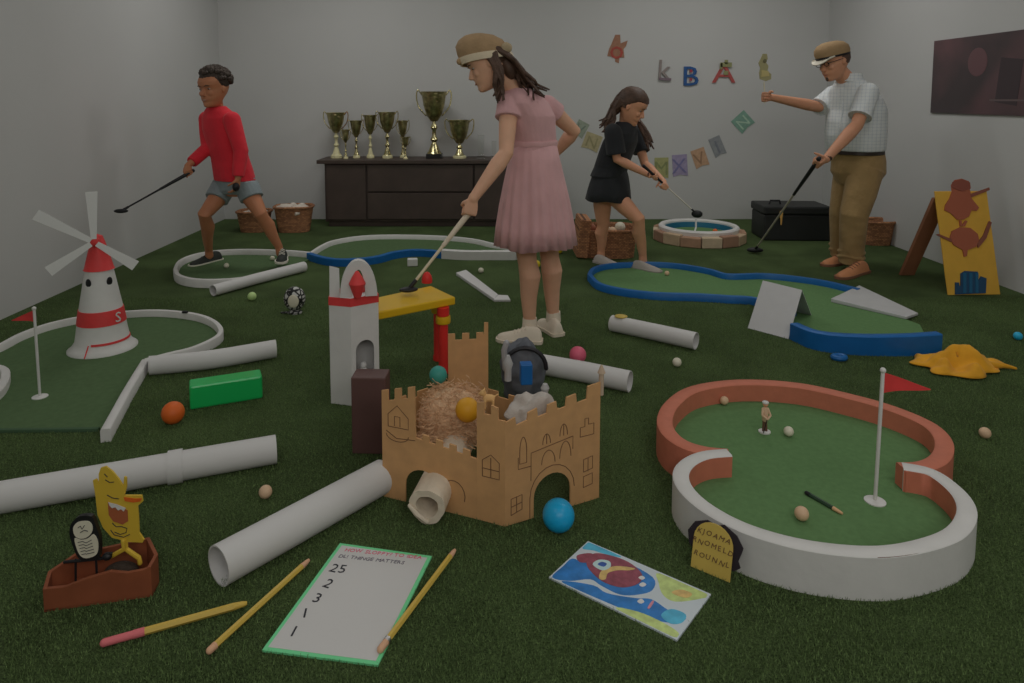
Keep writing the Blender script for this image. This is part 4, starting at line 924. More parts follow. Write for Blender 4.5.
# ------------------------------------------------------------------ turf blades in the foreground
rng = np.random.default_rng(5); N = 330000
Yr = 1.28+(4.3-1.28)*rng.random(N)**1.25; half = Yr*.78
Xr = (rng.random(N)*2-1)*half+Yr*.03; ok = (Xr > XL+.02) & (Xr < XR-.02)
def inpoly(poly, x, y):
    c = np.zeros(len(x), bool); n = len(poly)
    for i in range(n):
        x1, y1 = poly[i]; x2, y2 = poly[(i+1) % n]
        if y1 == y2: continue
        c ^= ((y1 > y) != (y2 > y)) & (x < (x2-x1)*(y-y1)/(y2-y1)+x1)
    return c
for k in KEEP: ok &= ~inpoly(k, Xr, Yr)
Xr, Yr = Xr[ok], Yr[ok]; n = len(Xr); a = rng.random(n)*2*PI; hgt = .005+.007*rng.random(n); lx, ly = (rng.random(n)-.5)*.012, (rng.random(n)-.5)*.012; w_ = .0008+.0006*rng.random(n)
co = np.zeros((n,3,3), np.float32); co[:,0] = np.stack([Xr-np.cos(a)*w_, Yr-np.sin(a)*w_, 0*Xr], 1); co[:,1] = np.stack([Xr+np.cos(a)*w_, Yr+np.sin(a)*w_, 0*Xr], 1); co[:,2] = np.stack([Xr+lx, Yr+ly, hgt], 1)
me = bpy.data.meshes.new('turf_pile'); me.vertices.add(3*n); me.loops.add(3*n); me.polygons.add(n)
me.vertices.foreach_set('co', co.ravel()); me.loops.foreach_set('vertex_index', np.arange(3*n, dtype=np.int32)); me.polygons.foreach_set('loop_start', np.arange(0,3*n,3, dtype=np.int32)); me.update(calc_edges=True)
gmt = mat('turf_blade', C(40,52,30), .8, spec=.15); nt = gmt.node_tree; r1 = rampnoise(nt, 150, C(28,38,21), C(60,73,43), .3, .7); nt.links.new(r1.outputs['Color'], nt.nodes['Principled BSDF'].inputs['Base Color'])
me.materials.append(gmt); o = bpy.data.objects.new('turf_pile', me); COL.objects.link(o); tag(o, 'short dark green blades of the artificial turf in the foreground', 'turf'); o['kind'] = 'stuff'

# ------------------------------------------------------------------ light
def area(name, loc, size, power, rot=(0,0,0), col=(1,.97,.93)):
    l = bpy.data.lights.new(name, 'AREA'); l.shape = 'RECTANGLE'; l.size, l.size_y = size; l.energy = power; l.color = col
    o = bpy.data.objects.new(name, l); COL.objects.link(o); o.location = loc; o.rotation_euler = rot; return o
for i, (x, y) in enumerate(((-1.3,.6),(1.9,.6),(-1.3,3.2),(1.9,3.2),(-1.3,5.6),(1.9,5.6))):
    area('ceiling_light', (x, y, HC-.03), (1.2,.6), [24,38,26,36,58,58][i], col=(1,.985,.96))
area('added_front_fill', (.6, -1.4, 2.3), (3.0,1.0), 120, (math.radians(62), 0, 0))  # added fill behind the camera, not a room lamp; brightens upright fronts
w = bpy.data.worlds.new('world'); bpy.context.scene.world = w; w.use_nodes = True; w.node_tree.nodes['Background'].inputs[0].default_value = (.5,.5,.5,1); w.node_tree.nodes['Background'].inputs[1].default_value = .2
vs = bpy.context.scene.view_settings; vs.view_transform = 'Standard'; vs.look = 'None'; vs.exposure = -2.0; vs.gamma = 1; vs.use_curve_mapping = False
# ------------------------------------------------------------------ people
def unit(v): return V(v).normalized()
def se_ring(c, R, F, w, d, n=28, e=2.3, df=None):
    """super-ellipse ring: half width w along R, half depth d (front df) along F"""
    out = []
    for j in range(n):
        a = 2*PI*j/n; ca, sa = math.cos(a), math.sin(a); q = (abs(ca)**e+abs(sa)**e)**(-1/e); dd = (df if (df and sa > 0) else d)
        out.append(c + R*(w*q*ca) + F*(dd*q*sa))
    return out
def head_mesh(mb, c, F, U, H):
    F, U = unit(F), unit(U); U = (U-F*U.dot(F)).normalized(); R = F.cross(U)
    tab = [(-.50,.10,.30,-.05),(-.47,.16,.36,-.10),(-.41,.205,.365,-.12),(-.345,.235,.350,-.16),(-.28,.265,.372,-.22),(-.235,.28,.368,-.28),(-.19,.295,.352,-.34),(-.10,.315,.335,-.42),(-.02,.325,.315,-.46),(.04,.335,.330,-.475),(.10,.345,.365,-.485),(.20,.35,.360,-.48),(.30,.325,.31,-.43),(.40,.26,.22,-.33),(.46,.17,.12,-.21),(.495,.06,.02,-.07)]
    rings = []
    for z, w, yf, yb in tab:
        cy = (yf+yb)/2 if z > .42 else min(0, yf-.33)+.0; n = 32; ring = []
        for j in range(n):
            a = 2*PI*j/n; ca, sa = math.cos(a), math.sin(a); e = 2.25; q = (abs(ca)**e+abs(sa)**e)**(-1/e)
            y = cy+(yf-cy)*q*sa if sa > 0 else cy+(cy-yb)*q*sa
            ring.append(c+(R*(w*q*ca)+F*y+U*z)*H)
        rings.append(ring)
    mb.loft(rings)
    L = lambda x, y, z: c+(R*x+F*y+U*z)*H
    # nose, cheeks, lips, chin, ears
    mb.loft([se_ring(L(0,.325,.03), R, F, .030*H, .02*H, 10), se_ring(L(0,.36,-.05), R, F, .036*H, .045*H, 10), se_ring(L(0,.395,-.12), R, F, .050*H, .06*H, 10), se_ring(L(0,.385,-.165), R, F, .062*H, .055*H, 10), se_ring(L(0,.345,-.19), R, F, .045*H, .03*H, 10)])
    for sg in (-1, 1):
        mb.ell(L(sg*.15,.26,-.12), (.09*H,.075*H,.085*H), (R, F, U), 12, 8)
        mb.ell(L(sg*.345,-.04,-.06), (.028*H,.055*H,.095*H), (R, F, U), 12, 8)
        mb.ell(L(sg*.36,-.055,-.035), (.02*H,.05*H,.06*H), (R, F, U), 10, 8)
    mb.ell(L(0,.315,-.405), (.085*H,.06*H,.055*H), (R, F, U), 12, 8)
    return R, F, U, L
def face(root, L, H, R, F, U, iris, brow, lipm, smile=False):
    ew = bpy.data.materials.get('eye_white') or mat('eye_white', (.42,.39,.36), .3)
    im = bpy.data.materials.get(iris) or mat(iris, (.05,.03,.02), .25)
    for sg in (-1, 1):
        e = MB().ell(L(sg*.145,.275,.005), (.050*H,.042*H,.022*H), (R, F, U), 14, 10).build('eye', ew, root)
        MB().ell(L(sg*.15,.302,.003), (.026*H,.018*H,.021*H), (R, F, U), 12, 8).build('iris', im, e)
        MB().tube([L(sg*.07,.355,.085), L(sg*.14,.352,.105), L(sg*.215,.315,.085)], [.010*H,.013*H,.008*H], n=8).build('eyebrow', brow, root)
    k = .02 if smile else 0
    MB().tube([L(-.10,.332,-.285+k), L(-.05,.362,-.290), L(0,.374,-.292), L(.05,.362,-.290), L(.10,.332,-.285+k)], [.006*H,.014*H,.016*H,.014*H,.006*H], n=8).build('lips', lipm, root)
    if smile:
        MB().tube([L(-.075,.352,-.275), L(0,.384,-.284), L(.075,.352,-.275)], [.006*H,.012*H,.006*H], n=8).build('teeth', ew, root)
def hand_mesh(mb, W, dF, nrm, lat, s=1.0, curl=(.6,.7,.5), thumb=.6, thn=.3):
    """W wrist, dF finger direction, nrm direction the palm faces, lat toward the thumb"""
    dF, nrm, lat = unit(dF), unit(nrm), unit(lat)
    def rr(q, w, d): return [q+lat*(w*math.cos(2*PI*j/14))+nrm*(d*math.sin(2*PI*j/14)) for j in range(14)]
    mb.loft([rr(W-dF*.02*s, .026*s,.019*s), rr(W+dF*.012*s,.029*s,.018*s), rr(W+dF*.045*s,.038*s,.0155*s), rr(W+dF*.078*s,.040*s,.013*s), rr(W+dF*.088*s,.036*s,.009*s)])
    for k, (off, L, r) in enumerate(((.029,.9,.0088),(.010,1.0,.0092),(-.010,.95,.0088),(-.028,.76,.0078))):
        p = W+lat*off*s+dF*.078*s; pts = [p-dF*.02*s, p]; a = 0; cl = [c*(1+.06*k) for c in curl]
        for seg, c_ in zip((.042,.027,.021), cl):
            a += c_; p = p+(dF*math.cos(a)+nrm*math.sin(a)+lat*off*1.2)*seg*L*s; pts.append(p)
        mb.tube(pts, [r*s,r*s,r*.95*s,r*.88*s,r*.75*s], n=9)
    p = W+lat*.024*s+dF*.018*s; d1 = unit(lat*.75+dF*.65+nrm*thn); d2 = unit(lat*(.75-thumb)+dF*.6+nrm*(thn+thumb)); d3 = unit(d2+nrm*.3-lat*.2)
    mb.tube([p, p+d1*.034*s, p+d1*.034*s+d2*.030*s, p+d1*.034*s+d2*.030*s+d3*.022*s], [.013*s,.011*s,.0095*s,.008*s], n=9)
def grip(mb, gp, shaft, arm, s=1, side=1, palm=None):
    """hand closed round a shaft; returns wrist point. palm = rough direction the palm faces"""
    sh = unit(shaft); dF = unit(arm); dF = unit(dF - sh*dF.dot(sh)*.75); lat = unit(sh - dF*sh.dot(dF))*side; nrm = unit(dF.cross(lat))
    if palm is not None and nrm.dot(V(palm)) < 0: nrm = -nrm
    W = gp - dF*.078*s - nrm*.024*s
    hand_mesh(mb, W, dF, nrm, lat, s, curl=(1.15,1.35,1.0), thumb=.75, thn=1.0)
    return W
def leg_mesh(mb, hip, knee, ank, s, F, cal=1.0):
    c1 = knee.lerp(ank,.32)-F*.012*s; t1 = hip.lerp(knee,.45)
    mb.tube([hip, t1, knee.lerp(hip,.12), knee+F*.004, knee.lerp(ank,.14), c1, knee.lerp(ank,.62), ank.lerp(knee,.06), ank-V((0,0,.03))], [.086*s*cal,.078*s*cal,.061*s,.057*s,.053*s,.060*s,.046*s,.034*s,.037*s], n=18)
def arm_mesh(mb, sh, el, wr, s, k=1.15):
    mb.tube([sh, sh.lerp(el,.3), sh.lerp(el,.75), el, el.lerp(wr,.25), el.lerp(wr,.7), wr], [.046*s*k,.042*s*k,.036*s*k,.034*s*k,.037*s*k,.028*s*k,.022*s*k], n=16)
def torso_mesh(mb, rings, n=28):
    """rings: (centre, R, F, halfwidth, halfdepth[, front depth])"""
    mb.loft([se_ring(r[0], r[1], r[2], r[3], r[4], n, 2.4, r[5] if len(r) > 5 else None) for r in rings])
def shoe(name, heel, toe, m_up, m_sole, root, s=1.0, lift=0, sock=None, h=.085, w=.043, anklept=None, laces=None):
    """heel, toe: ground points under the heel and toe"""
    F = (toe-heel); L = F.length; F.normalize(); U = Z_ if abs(F.z) < .5 else Y_; R = F.cross(U).normalized(); U = R.cross(F)
    prof = [(0.0,.55,.50),(.04,.80,.80),(.13,.86,.98),(.27,.84,1.0),(.40,.86,.88),(.52,.95,.70),(.68,1.06,.56),(.82,1.02,.46),(.93,.80,.38),(1.0,.38,.24)]
    up = MB(); rings = []
    for t_, wk, hk in prof:
        c = heel+F*L*t_; W_ = w*wk*s; Hh = h*hk*s; n = 18; ring = []
        for j in range(n):
            a = 2*PI*j/n; x = math.cos(a); z = math.sin(a)
            ring.append(c+R*(W_*(abs(x)**.8)*(1 if x > 0 else -1)*(1-.25*max(0,z))) + U*(.012*s+max(0, z)*Hh*.9 if z > 0 else .012*s))
        rings.append(ring)
    up.loft(rings); o = up.build(name, m_up, root, sub=1)
    so = MB(); rings = []
    for t_, wk, hk in prof:
        c = heel+F*(L*1.04*t_-.02*L); W_ = w*wk*1.08*s; rings.append([c+R*W_+U*.0015, c+R*W_*1.03+U*.018*s, c-R*W_*1.03+U*.018*s, c-R*W_+U*.0015])
    so.loft(rings).build('sole', m_sole, o, angle=50)
    if laces:
        lb = MB()
        for t_ in (.36,.44,.52,.60):
            c = heel+F*L*t_; hz = .012*s+h*s*.9*np.interp(t_, [p[0] for p in prof], [p[2] for p in prof]); lb.tube([c-R*w*.45*s+U*(hz-.008), c+U*(hz+.002), c+R*w*.45*s+U*(hz-.008)], .0035*s, n=6)
        lb.build('laces', laces, o)
    return o
def putter(label, gp, top_ext, head, shaftm, gripm, headm, hd, headsize=(.10,.035,.03), gl=.24, r=.0065, darkfrac=0, darkm=None):
    gp, head = V(gp), V(head); d = (head-gp).normalized(); top = gp-d*top_ext
    t = thing('golf_putter', head-Z_*headsize[2]/2, label, 'golf club')
    L = (head-top).length
    MB().tube([top+d*gl*.9, head-d*.02], [r, r*.8], n=10).build('shaft', shaftm, t)
    MB().tube([top, top+d*gl*.5, top+d*gl], [r*1.9, r*1.7, r*1.3], n=12).build('grip', gripm, t)
    hd = unit(hd); hd2 = unit(hd-Z_*hd.z); w_ = Z_.cross(hd2); a, b2, c_ = headsize
    mb = MB(); rings = []
    for k in range(9):
        q = -1+2*k/8; kk = math.sqrt(max(.05, 1-q*q*.9)); rings.append([head+hd2*a*.5*q+w_*(b2/2*kk*math.cos(2*PI*j/12))+Z_*(c_/2*kk*math.sin(2*PI*j/12)) for j in range(12)])
    mb.loft(rings).build('head', headm, t)
    MB().tube([head-d*.05, head], r*1.25, n=10).build('hosel', headm, t)
    return t
def pleatskirt(name, rings, pl, amp, m, root, solid=.004, n=180):
    """rings: (centre, R, F, w, d); pleats grow downward"""
    mb = MB(); out = []
    for i, (c, R, F, w, d) in enumerate(rings):
        k = i/(len(rings)-1); rr = []
        for j in range(n):
            a = 2*PI*j/n; q = 1+amp*k*(math.cos(pl*a+.6*math.sin(3*a))*.7+.3*math.cos(pl*.5*a+1)); rr.append(c+R*(w*q*math.cos(a))+F*(d*q*math.sin(a))+Z_*(.006*k*math.sin(5*a)))
        out.append(rr)
    mb.loft(out, caps=False); return mb.build(name, m, root, solid=solid, angle=180)
def skinmat(name, col, red=.0):
    m = mat(name, col, .5, var=.05, vscale=14, spec=.35); b = m.node_tree.nodes['Principled BSDF']; b.inputs['Subsurface Weight'].default_value = .12; b.inputs['Subsurface Radius'].default_value = (.012,.005,.003); return m
def cloth(name, col, **k):
    a = dict(rough=.9, var=.06, vscale=10, bump=.45, bscale=9, bdist=.03, sheen=.1); a.update(k); return mat(name, col, **a)
REM = .0045
sk1 = skinmat('skin_fair', C(122,94,77,1.65)); sk2 = skinmat('skin_tan', C(104,68,48,.78)); sk3 = skinmat('skin_warm', C(112,80,62,.95)); sk4 = skinmat('skin_ruddy', C(106,75,58,.95))
lip = mat('lip_rose', C(88,52,44), .45); hb = mat('hair_dark_brown', C(38,27,21), .55, var=.3, vscale=30, bump=.8, bscale=120, bdist=.004)
hbl = mat('hair_black_brown', C(30,24,20), .7, var=.3, vscale=40, bump=1, bscale=90, bdist=.01)
def hairlock(mb, pts, r0, r1, k=4):
    p = smoothpath(pts, k); n = len(p); mb.tube(p, [r0+(r1-r0)*(i/(n-1))**1.3 for i in range(n)], n=8)

# ============ girl in the pink dress
Fc = unit((-.80,.60,0)); Rc = V((Fc.y,-Fc.x,0)); feet = G(526,343)
t = thing('person', V((P(530,345,3.55).x, 3.55, 0)), 'girl in a pink dress and tan hat bending over a putter, seen from behind', 'person')
s = .93
pel, wst, chs, nkb = P(536,176,3.53), P(534,143,3.52), P(530,116,3.50), P(519,90,3.46)
shL, shR = P(509,103,3.41), P(547,106,3.60)
hdc = P(486,64,3.40); HH = .238; Fh = unit((-.88,-.10,-.42)); Uh = unit((-.38,.1,.92))
mb = MB()
torso_mesh(mb, [(pel-Z_*.09,Rc,Fc,.09,.07),(pel-Z_*.04,Rc,Fc,.15,.11),(pel+Z_*.05,Rc,Fc,.155,.11),(wst,Rc,Fc,.118,.088),(wst.lerp(chs,.5),Rc,Fc,.125,.09),(chs,Rc,Fc,.14,.10),(chs.lerp(nkb,.55),Rc,Fc,.135,.082),(nkb-V((0,0,.02)),Rc,Fc,.085,.06),(nkb+V((-.015,0,.02)),Rc,Fc,.045,.05)])
hb_ = hdc-Uh*HH*.30-Fh*HH*.08; mb.tube([nkb-Z_*.03, nkb.lerp(hb_,.5), hb_+Uh*.02], [.052,.044,.044], n=16)
R_, F_h, U_h, L_ = head_mesh(mb, hdc, Fh, Uh, HH)
elL = P(506,153,3.30); gpL = P(469,213,3.24); headp = V((-.393,3.155,.372)); shaftd = (headp-gpL)
WL_ = grip(mb, gpL, shaftd, gpL-elL, s*.95, side=1, palm=(-.2,.9,.1))
arm_mesh(mb, shL, elL, WL_, s)
elR = P(574,131,3.74); wrR = P(556,153,3.86); arm_mesh(mb, shR, elR, wrR, s)
hand_mesh(mb, wrR, (wrR-elR)+V((-.05,0,-.02)), (-.4,-.9,0), (-.1,-.2,1), s*.95, curl=(.4,.5,.4))
kL, aL = P(527,252,3.52), V((P(530,326,3.54).x, 3.56, .075)); kR, aR = P(549,247,3.62), V((P(553.5,320,3.66).x, 3.67, .075))
leg_mesh(mb, P(529,190,3.50), kL, aL, s*1.0, unit((-1,.2,0))); leg_mesh(mb, P(546,190,3.58), kR, aR, s*1.0, unit((-.6,.8,0)))
mb.build('body', sk1, t, remesh=REM, smooths=2)
face(t, L_, HH, R_, F_h, U_h, 'iris_brown', hb, lip)
pk = cloth('pink_cotton', (.74,.43,.44), bump=.3); sh = MB()
torso_mesh(sh, [(wst-Z_*.03,Rc,Fc,.132,.102),(wst+Z_*.01,Rc,Fc,.128,.098),(wst.lerp(chs,.5),Rc,Fc,.134,.104),(chs,Rc,Fc,.142,.110),(chs.lerp(nkb,.5),Rc,Fc,.140,.098),(chs.lerp(nkb,.8),Rc,Fc,.115,.084),(nkb+V((0,0,-.005)),Rc,Fc,.088,.068),(nkb+V((-.006,0,.010)),Rc,Fc,.066,.058)])
dL = (elL-shL).normalized(); dR = (elR-shR).normalized()
sh.tube([shL-dL*.01, shL+dL*.045, shL+dL*.080], [.058,.061,.065], n=18, round_=False).ell(shL, .058); sh.tube([shR-dR*.01, shR+dR*.04, shR+dR*.070], [.056,.059,.062], n=18, round_=False).ell(shR, .057)
dress = sh.build('dress_bodice', pk, t, remesh=.005, smooths=3)
hem = P(532,243.5,3.55); hz = hem.z
rg = []
for k, (w_, d_) in enumerate(((.130,.100),(.150,.122),(.172,.146),(.192,.168),(.208,.186),(.220,.198))):
    q = k/5; rg.append((V((wst.x+(hem.x-wst.x)*q+.004*k, wst.y+(hem.y-wst.y)*q, wst.z+.005+(hz-wst.z-.005)*q)), Rc, Fc, w_, d_))
pleatskirt('dress_skirt', rg, 22, .055, pk, t)
MB().loft([se_ring(wst+Z_*z, Rc, Fc, w_, d_, 36) for z, w_, d_ in ((-.012,.134,.104),(.0,.137,.107),(.012,.134,.104))]).build('waistband', pk, t)
# hat
ht = mat('tan_felt', C(82,67,49), .9, var=.08, vscale=20, bump=.3, bscale=80); hw = mat('cream_band', C(110,102,88), .85, bump=.3, bscale=60)
TILT = [.30, -.05, 1.06]
def hring(z, w_, yf, yb, off=0): 
    out = []
    for j in range(32):
        a = 2*PI*j/32; ca, sa = math.cos(a), math.sin(a); y = (yf*sa if sa > 0 else yb*sa)*TILT[2]; out.append(L_(w_*ca*TILT[2], y+off, z+TILT[1]+TILT[0]*y))
    return out
MB().loft([hring(.17,.395,.43,.53), hring(.34,.40,.42,.53), hring(.50,.38,.39,.49), hring(.62,.30,.29,.38), hring(.69,.18,.17,.22), hring(.71,.03,.03,.03)]).build('hat_crown', ht, t)
MB().loft([hring(.09,.405,.455,.545), hring(.15,.41,.46,.55), hring(.235,.405,.45,.545), hring(.24,.39,.43,.52), hring(.09,.38,.42,.52)], closed=True).build('hat_band', hw, t)
mb = MB(); 
for a_, r_ in ((.0,.05),(.4,.055),(-.4,.05),(.8,.04)): mb.ell(L_(-.30+.1*a_, -.42-.1*abs(a_), .16+.12*a_), (.07*HH*1.3,.06*HH*1.3,.06*HH*1.3))
lump(MB(), L_(-.30,-.46,.06), (.024,.022,.034), 3, .6).build('hat_bow', mat('taupe_ribbon', C(88,78,62), .9, bump=.4, bscale=50), t)
lump(MB(), L_(-.1,.47,.26), .017, 8, .5).build('hat_flower', ht, t)
mb = MB(); rnd = random.Random(11)
for i in range(46):
    a = rnd.uniform(-1, 1); b0_ = L_(.36*a, -.30-.12*(1-abs(a)), .08+rnd.uniform(-.05,.05)); sidek = rnd.random()
    if sidek < .62: pts = [b0_, L_(.34*a-.02, -.50, -.22), nkb+V((.02+rnd.uniform(-.05,.05), -.03+rnd.uniform(-.07,.08), .045)), nkb+V((.055+rnd.uniform(-.05,.09), -.03+rnd.uniform(-.08,.10), rnd.uniform(-.05,.03)))]
    else: pts = [L_(-.36, -.10+rnd.uniform(-.16,.04), .06), L_(-.40, -.14+rnd.uniform(-.1,.08), -.22), L_(-.38+rnd.uniform(-.05,.06), -.02+rnd.uniform(-.1,.12), -.48), L_(-.33+rnd.uniform(-.08,.1), .06+rnd.uniform(-.1,.12), -.75+rnd.uniform(-.1,.1))]
    hairlock(mb, pts, .014, .004)
mb.ell(L_(0,-.25,.02), (.33*HH,.29*HH,.24*HH), (R_, F_h, U_h)).ell(L_(0,-.36,-.22), (.25*HH,.16*HH,.30*HH), (R_, F_h, U_h))
mb.build('hair', hb, t)
ws = mat('white_canvas', C(138,130,118), .8, bump=.2, bscale=60); wso = mat('cream_rubber', C(130,122,110), .7)
shoe('shoe', G(542,343), G(497,342)+V((0,.02,0)), ws, wso, t, 1.0, laces=ws); shoe('shoe', G(563,337)+V((-.02,0,0)), G(541,330)+V((0,.09,0)), ws, wso, t, 1.0, laces=ws)
for q in (aL, aR): MB().tube([q-Z_*.02, q+Z_*.035], [.040,.037], n=16, round_=False).build('sock', ws, t)
putter('white-shafted putter held by the girl in pink, its black head on the yellow ramp', gpL, .03, headp, mat('cream_shaft', C(128,120,104), .4), mat('cream_grip', C(118,110,98), .6), M['black'], (1,.25,0), (.085,.04,.026), gl=.22, r=.008)

# ============ boy in red
Fc = unit((-.60,-.80,0)); Rc = V((Fc.y,-Fc.x,0)); s = .86
t = thing('person', V((P(236,270,5.1).x, 5.12, 0)), 'boy in a red long-sleeved top and grey shorts striding with a putter', 'person')
pel, wst, chs, nkb = P(236,186,5.12), P(230,158,5.11), P(222,129,5.10), P(217,106.5,5.07)
shL, shR = P(232,120,4.98), P(207,119,5.19); hdc = P(213,88,5.02); HH = .262; Fh = unit((-.42,-.90,-.13)); Uh = unit((-.05,0,1))
mb = MB()
torso_mesh(mb, [(pel-Z_*.07,Rc,Fc,.09,.07),(pel-Z_*.02,Rc,Fc,.14,.10),(wst,Rc,Fc,.115,.088),(chs,Rc,Fc,.13,.09),(chs.lerp(nkb,.6),Rc,Fc,.125,.08),(nkb,Rc,Fc,.06,.055)])
mb.tube([nkb-Z_*.03, hdc-Uh*HH*.28-Fh*HH*.08], [.048,.042], n=16)
R_, F_h, U_h, L_ = head_mesh(mb, hdc, Fh, Uh, HH)
elR = P(208,148,5.12); gpR = P(189,173,4.90); clubh = P(121,211,4.70); 
WR = grip(mb, gpR, clubh-gpR, gpR-elR, s*.95, side=1, palm=(0,.3,-1)); arm_mesh(mb, shR, elR, WR, s)
elL = P(241,151,4.95); wrL = P(238,178,4.90); arm_mesh(mb, shL, elL, wrL, s)
hand_mesh(mb, wrL, (-.12,-.1,-1), (-.9,.3,0), (-.3,-.9,0), s*.95, curl=(.5,.6,.5))
kR, aR = P(205,214,4.98), P(209,250,5.22); kL, aL = P(261,214,5.00), P(280,249,5.10); aR.z = .09; aL.z = max(aL.z,.13)
leg_mesh(mb, P(224,190,5.16), kR, aR, s*.96, unit((-.8,-.6,0))); leg_mesh(mb, P(247,190,5.08), kL, aL, s*.96, unit((-.3,-1,0)))
mb.build('body', sk2, t, remesh=REM, smooths=2)
face(t, L_, HH, R_, F_h, U_h, 'iris_brown', hbl, lip, smile=True)
rd = cloth('red_jersey', C(124,22,30)); sh = MB()
torso_mesh(sh, [(P(235,180,5.12),Rc,Fc,.165,.125),(P(233,170,5.12),Rc,Fc,.160,.122),(wst,Rc,Fc,.148,.115),(wst.lerp(chs,.5),Rc,Fc,.150,.115),(chs,Rc,Fc,.158,.116),(chs.lerp(nkb,.5),Rc,Fc,.148,.102),(chs.lerp(nkb,.8),Rc,Fc,.110,.08),(nkb-Z_*.006,Rc,Fc,.074,.064),(nkb+Z_*.004,Rc,Fc,.062,.058)])
sh.tube([shR, shR.lerp(elR,.5), elR, elR.lerp(WR,.55), elR.lerp(WR,.80)], [.060,.056,.052,.045,.042], n=18, round_=False).ell(shR,.060); sh.tube([shL, shL.lerp(elL,.5), elL, elL.lerp(wrL,.6), elL.lerp(wrL,.95)], [.062,.057,.052,.046,.040], n=18, round_=False).ell(shL,.062).ell(elL,.052).ell(elR,.052)
sh.build('jersey', rd, t, remesh=.005, smooths=9)
gs = cloth('grey_shorts', C(66,72,74)); sh = MB()
torso_mesh(sh, [(pel-Z_*.05,Rc,Fc,.13,.10),(pel-Z_*.02,Rc,Fc,.158,.118),(pel+Z_*.06,Rc,Fc,.156,.118),(pel+Z_*.10,Rc,Fc,.140,.105)])
hR, hL = P(224,190,5.16), P(247,190,5.08)
sh.tube([hR+Z_*.03, hR.lerp(kR,.40)], [.088,.086], n=20, round_=False).tube([hL+Z_*.03, hL.lerp(kL,.36)], [.088,.086], n=20, round_=False).build('shorts', gs, t, remesh=.005, smooths=2)
mb = MB(); rnd = random.Random(4)
mb.ell(L_(0,-.10,.20), (.385*HH,.43*HH,.355*HH), (R_, F_h, U_h), 24, 16)
for i in range(330):
    a = rnd.uniform(0, 2*PI); z = rnd.uniform(-.30,1); rr_ = math.sqrt(max(0,1-z*z)); x, y = rr_*math.cos(a), rr_*math.sin(a)
    if y > .35 and z < .62: continue
    if y > -.1 and z < .1: continue
    p = L_(x*.40, -.10+y*.45, .20+z*.36); mb.ell(p, rnd.uniform(.013,.023), nu=7, nv=5)
mb.build('curly_hair', hbl, t)
dk = mat('black_shoe', (.03,.035,.03), .7); gsole = mat('grey_sole', C(108,106,98), .7)
shoe('shoe', G(221,260), G(190,267.5), dk, gsole, t, .95, laces=dk)
h0 = V((P(281,260,5.10).x, 5.16, .062)); shoe('shoe', h0, V((P(281,266,4.95).x+.005, 4.93, .062)), dk, gsole, t, .95, laces=gsole)
putter('black putter held out low by the boy in red', gpR, .03, clubh, M['black'], M['black'], M['black'], (-.8,-.1,.2), (.09,.03,.03), gl=.24, r=.007)
MB().ell(P(236,187,4.87), (.024,.03,.032)).build('dark_wrist_item', M['black'], t)

# ============ girl in black
Fc = unit((.86,-.51,0)); Rc = V((Fc.y,-Fc.x,0)); s = .86
t = thing('person', V((P(622,265,5.15).x, 5.15, 0)), 'girl with long brown hair in a black shirt and skirt swinging a club', 'person')
pel, wst, chs, nkb = P(607,186,5.18), P(611,167,5.17), P(620,142,5.14), P(625,124,5.10)
shR, shL = P(613,132,4.99), P(636,134,5.26); hdc = P(633,106,5.06); HH = .252; Fh = unit((.80,-.35,-.50)); Uh = unit((.42,-.2,.88))
mb = MB()
torso_mesh(mb, [(pel-Z_*.08,Rc,Fc,.09,.07),(pel-Z_*.02,Rc,Fc,.14,.105),(wst,Rc,Fc,.112,.088),(chs,Rc,Fc,.13,.095),(chs.lerp(nkb,.6),Rc,Fc,.125,.08),(nkb,Rc,Fc,.06,.055)])
mb.tube([nkb-Z_*.03, hdc-Uh*HH*.28-Fh*HH*.1], [.046,.040], n=16)
R_, F_h, U_h, L_ = head_mesh(mb, hdc, Fh, Uh, HH)
gp1 = P(656,177,4.88); gp2 = P(664,187,4.885); club = P(697,214,4.90); sd = club-gp1
elR = P(617,159,4.98); W1 = grip(mb, gp1, -sd, gp1-elR, s*.92, side=1, palm=(0,.6,-.8)); arm_mesh(mb, shR, elR, W1, s*.95)
elL = P(645,164,5.16); W2_ = grip(mb, gp2, -sd, gp2-elL, s*.92, side=1, palm=(-.8,-.2,.2)); arm_mesh(mb, shL, elL, W2_, s*.95)
kR, aR = P(638,219,5.02), P(643,257,5.11); kL, aL = P(603,224,5.26), P(601,256,5.30); aR.z = .075; aL.z = .07
leg_mesh(mb, P(615,196,5.14), kR, aR, s*.98, unit((.9,-.4,0))); leg_mesh(mb, P(602,196,5.22), kL, aL, s*.98, unit((.9,-.4,0)))
mb.build('body', sk3, t, remesh=REM, smooths=2)
face(t, L_, HH, R_, F_h, U_h, 'iris_brown', hb, lip, smile=True)
bk = cloth('black_jersey', (.024,.026,.030), rough=.85); sh = MB()
torso_mesh(sh, [(P(608,176,5.17),Rc,Fc,.150,.125),(wst,Rc,Fc,.140,.118),(wst.lerp(chs,.5),Rc,Fc,.146,.12),(chs,Rc,Fc,.150,.118),(chs.lerp(nkb,.5),Rc,Fc,.140,.10),(chs.lerp(nkb,.8),Rc,Fc,.110,.085),(nkb+Z_*.0,Rc,Fc,.080,.070),(nkb+Z_*.018,Rc,Fc,.062,.06)])
sh.tube([shR, shR.lerp(elR,.5), shR.lerp(elR,.82)], [.064,.068,.070], n=18, round_=False).ell(shR,.063).tube([shL, shL.lerp(elL,.4), shL.lerp(elL,.62)], [.062,.064,.064], n=18, round_=False).ell(shL,.062)
sh.build('shirt', bk, t, remesh=.005, smooths=8)
sk = MB(); hm = P(608,199.5,5.19)
rg = []
